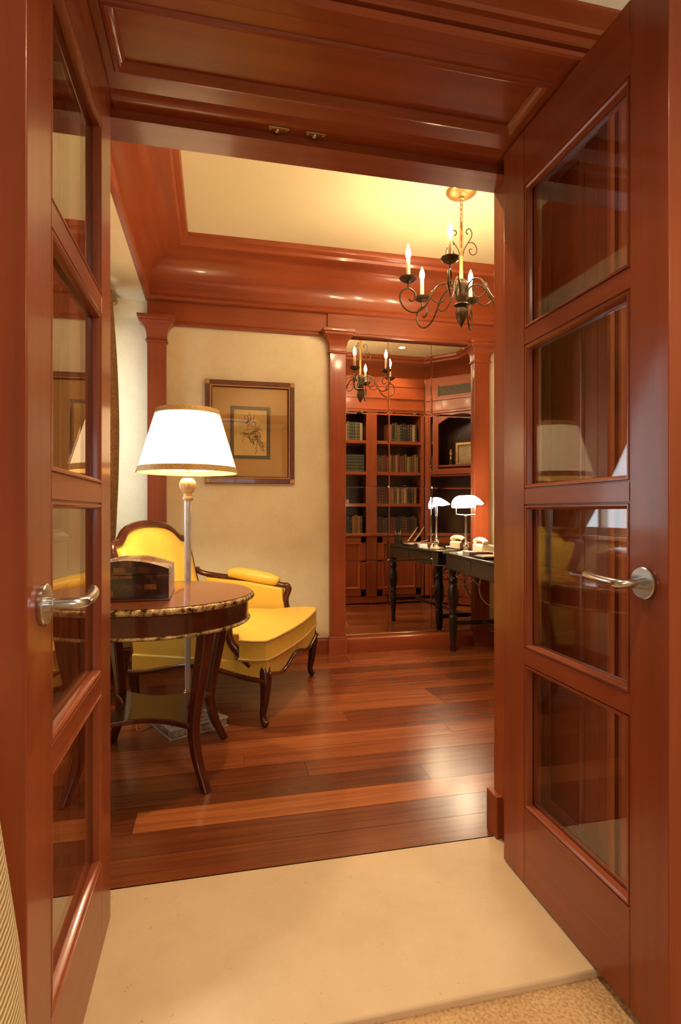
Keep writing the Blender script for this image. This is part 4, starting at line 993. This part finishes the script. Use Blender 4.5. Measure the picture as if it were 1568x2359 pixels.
# ------------------------------------------------------------------ chandelier
def chandelier():
    cx, cy = 1.560, 3.350
    t = thing('chandelier', 'six-armed scrolled iron chandelier with lit candle bulbs hanging from the ceiling', 'chandelier', (cx, cy, 2.39))
    MB().lathe([(.001, ZC), (.098, ZC), (.098, ZC-.008), (.085, ZC-.022), (.045, ZC-.036), (.020, ZC-.042), (.018, ZC-.052), (.001, ZC-.054)], cx, cy, 40).build('ceiling_rose', GOLDEN, t, ang=50)
    mb = MB(); z = ZC-.055; i = 0
    while z > 3.075:
        a = (i % 2)*PI/2+.4; pts = []
        for k in range(14):
            q = 2*PI*k/14; rx = .0095*math.cos(q); rz = .021*math.sin(q); pts.append((cx+rx*math.cos(a), cy+rx*math.sin(a), z-.018+rz))
        mb.tube(pts, .0032, 6, True); z -= .031; i += 1
    mb.build('chain', GOLDEN, t)
    MB().lathe([(.001, 3.085), (.006, 3.085), (.009, 3.06), (.013, 3.05), (.009, 3.04), (.011, 3.0), (.010, 2.80), (.012, 2.70), (.001, 2.70)], cx, cy, 16).build('stem', GOLDEN, t, ang=50)
    MB().lathe([(.001, 2.71), (.022, 2.705), (.045, 2.685), (.048, 2.665), (.036, 2.64), (.040, 2.615), (.034, 2.58), (.022, 2.555), (.045, 2.548), (.048, 2.540), (.026, 2.530), (.030, 2.51), (.034, 2.485), (.028, 2.455), (.018, 2.43), (.008, 2.41), (.001, 2.395)], cx, cy, 24, gad=10, gamp=.12, gz=(2.40, 2.53)).build('hub', IRON, t, ang=40)
    mb = MB()
    for k in range(3):
        a = math.radians(5+120*k); pr = []
        main = [(.012, 2.86), (.02, 2.90), (.045, 2.945), (.07, 2.985), (.078, 3.02), (.062, 3.045), (.040, 3.035), (.036, 3.015), (.050, 3.008)]
        sec = [(.05, 2.952), (.085, 2.958), (.112, 2.93), (.110, 2.895), (.085, 2.878), (.062, 2.890), (.062, 2.912), (.078, 2.914)]
        for pth in (main, sec): mb.tube(bez([(cx+r*math.cos(a), cy+r*math.sin(a), z) for r, z in pth], 5), .0036, 6)
    mb.build('leaf_scrolls', IRON, t)
    for k in range(6):
        a = math.radians(8.7-12.7+60*k-0.0); a = math.radians(0) + (math.radians(-5.5)+k*PI/3)
        co, si = math.cos(a), math.sin(a)
        def P(pts): return [(cx+r*co, cy+r*si, z) for r, z in pts]
        arm = MB().tube(bez(P([(.030, 2.60), (.055, 2.655), (.105, 2.680), (.160, 2.655), (.205, 2.585), (.250, 2.515), (.310, 2.480), (.370, 2.500), (.405, 2.555), (.395, 2.610), (.350, 2.632), (.312, 2.610), (.306, 2.572), (.330, 2.552), (.350, 2.566)]), 5), .0055, 8)
        arm.tube(bez(P([(.105, 2.68), (.09, 2.62), (.115, 2.565), (.165, 2.55), (.205, 2.585), (.198, 2.62), (.170, 2.625)]), 5), .0035, 6)
        arm.tube(P([(.352, 2.63), (.352, 2.675)]), .006, 8)
        am = arm.build('arm', IRON, t)
        px, py = cx+.352*co, cy+.352*si
        n = 20; vs = []; prof = [(.008, 2.668), (.030, 2.674), (.050, 2.688), (.054, 2.700), (.046, 2.694), (.020, 2.684), (.014, 2.690), (.014, 2.706), (.004, 2.706)]
        MB().lathe(prof, px, py, n, gad=10, gamp=.08, gz=(2.687, 2.701)).build('drip_pan', IRON, am, ang=50)
        MB().lathe([(.001, 2.70), (.0125, 2.70), (.0135, 2.71), (.0125, 2.815), (.010, 2.822), (.001, 2.822)], px, py, 14).build('candle_sleeve', CANDLE, am)
        MB().lathe([(.002, 2.820), (.009, 2.824), (.016, 2.840), (.0175, 2.856), (.013, 2.878), (.006, 2.898), (.001, 2.912)], px, py, 14).build('bulb', BULB, am, ang=80)
chandelier()
# ring on the ceiling and recessed lights
def ring(x, y, r, label, name, cat, lit):
    t = thing(name, label, cat, (x, y, ZC-.005))
    MB().lathe([(r*.78, ZC-.0005), (r, ZC-.0005), (r, ZC-.005), (r*.95, ZC-.007), (r*.78, ZC-.004), (r*.78, ZC-.0005)], x, y, 32, cap=False).build('trim_ring', CEIL if not lit else BRASS, t)
    MB().lathe([(.001, ZC-.001), (r*.77, ZC-.001), (r*.77, ZC-.003), (.001, ZC-.003)], x, y, 32).build('lens' if lit else 'cover', DOWNGLOW if lit else CEIL, t)
ring(1.529, 3.896, .062, 'flat round cream cover on ceiling behind the chandelier', 'ceiling_cover', 'ceiling fitting', False)
ring(2.31, 2.57, .055, 'round recessed ceiling light seen at the top of the mirror', 'downlight', 'downlight', True)

# ------------------------------------------------------------------ curtain in the alcove
def curtain():
    t = thing('window_curtain', 'heavy brown tied-back curtain hanging beside the alcove window', 'curtain', (-.77, 4.30, .02))
    ZT, ZK = 2.79, .80
    def edge(z):
        if z > ZK:
            s_ = (z-ZK)/(ZT-ZK); return 4.12-1.5*s_**.6
        return 4.12-.06*math.sin(min(1, (ZK-z)/.5)*PI/2)
    def fn(u, v):
        z = .02+(ZT-.02)*v; y0 = edge(z); y1 = 4.40
        w = (y1-y0); y = y0+w*u
        amp = .028*(1 if z > ZK+.25 else .55+.45*abs(z-ZK)/.25 if abs(z-ZK) < .25 else .9)
        xm = -.750+(.045*math.sin(PI*min(1, max(0, (ZT-z)/(ZT-ZK)))) if z > ZK else 0)
        return (xm+amp*math.sin(u*2*PI*9+.6*math.sin(z*2)), y, z)
    MB().grid(fn, 130, 50).build('drape', CURTAIN, t, solid=.006, ang=80)
    MB().tube(bez([(-.82, 4.44, 1.02), (-.725, 4.42, .96), (-.690, 4.34, .85), (-.69, 4.22, .78), (-.74, 4.09, .77), (-.82, 4.08, .80)], 8), .020, 10).build('tieback', GOLDCLOTH, t, ang=60)
    for dx, tz in ((0, .86), (.02, .92)):
        MB().tube(bez([(-.69+dx, 4.38, .90), (-.680+dx, 4.37, .78), (-.67+dx, 4.36, tz-.3)], 5), [.008]*5+[.014]*6, 8).build('tassel', GOLDCLOTH, t)
    r = thing('curtain_rod', 'brown curtain pole with carved finial above the alcove window', 'curtain rod', (-.765, 3.5, 2.80))
    MB().tube([(-.765, 2.45, 2.83), (-.765, 4.56, 2.83)], .018, 12).build('rod', MAH[1], r)
    MB().lathe([(.001, -.0), (.022, .0), (.030, .02), (.034, .04), (.022, .055), (.001, .06)], -.765, 4.555, 16, 'y', 2.83).build('finial', GOLDEN, r)
curtain()

# ------------------------------------------------------------------ woven chair at the left edge of the bedroom
def tub_chair():
    x, y = -.60, .72
    t = thing('slipper_chair', 'cream ribbed cloth chair back beside the left door edge', 'chair', (x, y, -.018))
    pr = [(.001, .0), (.372, .0), (.376, .02), (.376, .20), (.373, .45), (.3605, .626), (.338, .80), (.322, .90), (.300, .945), (.270, .955), (.245, .935), (.238, .88), (.238, .46), (.001, .44)]
    MB().lathe([(r, z-.018) for r, z in pr], x, y, 72).build('shell', WOVEN, t, ang=40)
    MB().lathe([(.001, .42), (.215, .42), (.232, .44), (.232, .49), (.21, .52), (.001, .53)], x, y, 48).build('seat_cushion', WOVEN, t, ang=40)
tub_chair()

# ------------------------------------------------------------------ lights
def area(name, loc, rot, sx, sy, power, col, portal=False):
    l = bpy.data.lights.new(name, 'AREA'); l.shape = 'RECTANGLE'; l.size = sx*K; l.size_y = sy*K; l.energy = power; l.color = col
    o = bpy.data.objects.new(name, l); o.location = [q*K for q in loc]; o.rotation_euler = rot; C.objects.link(o)
    if portal: l.cycles.is_portal = True
    return o
area('window_daylight', (XA-.17, (WY0+WY1)/2, (WZ0+WZ1)/2), (0, -PI/2, 0), WZ1-WZ0-.1, WY1-WY0-.1, 1, (1, 1, 1), True)
area('bedroom_daylight', ((BW[0]+BW[1])/2, -2.78, (BW[2]+BW[3])/2), (PI/2, 0, PI), BW[1]-BW[0]-.1, BW[3]-BW[2]-.1, 1, (1, 1, 1), True)
def spot(name, loc, power, col, ang=100, blend=.6, rot=(0, 0, 0)):
    l = bpy.data.lights.new(name, 'SPOT'); l.energy = power; l.color = col; l.spot_size = math.radians(ang); l.spot_blend = blend; l.shadow_soft_size = .04
    o = bpy.data.objects.new(name, l); o.location = [q*K for q in loc]; o.rotation_euler = rot; C.objects.link(o)
WARM = (1, .715, .37)
spot('downlight_and_fill_beam', (2.31, 2.57, ZC-.02), 24, WARM)
spot('downlight_and_fill_beam', (.55, 2.50, ZC-.02), 70, WARM, 125, .8)  # added fill beam without a fitting, brightens threshold and far door stiles
area('bedroom_fill_area', (1.6, -1.1, 2.93), (0, 0, 0), .6, .6, 25, (1, .72, .46))  # unseen fill light added behind the camera for casing and doors
spot('doorway_fill_spot', (.38, .55, 2.93), 38, (1, .74, .47), 100, .8)  # added overhead fill for stone and carpet, no fitting modelled

w = bpy.data.worlds.new('daylight'); S.world = w; w.use_nodes = True
bg = w.node_tree.nodes['Background']; bg.inputs[0].default_value = (.80, .91, 1.0, 1); bg.inputs[1].default_value = 4.2

# ------------------------------------------------------------------ camera
cam = bpy.data.cameras.new('camera'); co = bpy.data.objects.new('camera', cam); C.objects.link(co)
co.location = (0, 0, 1.2*K); co.rotation_euler = (PI/2, 0, -math.radians(12.74))
cam.sensor_fit = 'VERTICAL'; cam.sensor_height = 36; cam.lens = 36*1283/2359; cam.clip_start = .02
S.camera = co
S.view_settings.view_transform = 'Standard'; S.view_settings.look = 'None'; S.view_settings.exposure = 0.64; S.view_settings.gamma = 1; S.view_settings.use_curve_mapping = False
S.cycles.use_denoising = True; S.cycles.max_bounces = 12; S.cycles.transparent_max_bounces = 24; S.cycles.glossy_bounces = 6; S.cycles.diffuse_bounces = 4; S.cycles.use_adaptive_sampling = True; S.cycles.adaptive_threshold = .015; S.cycles.caustics_reflective = False; S.cycles.caustics_refractive = False
S.cycles.sample_clamp_indirect = 6.0
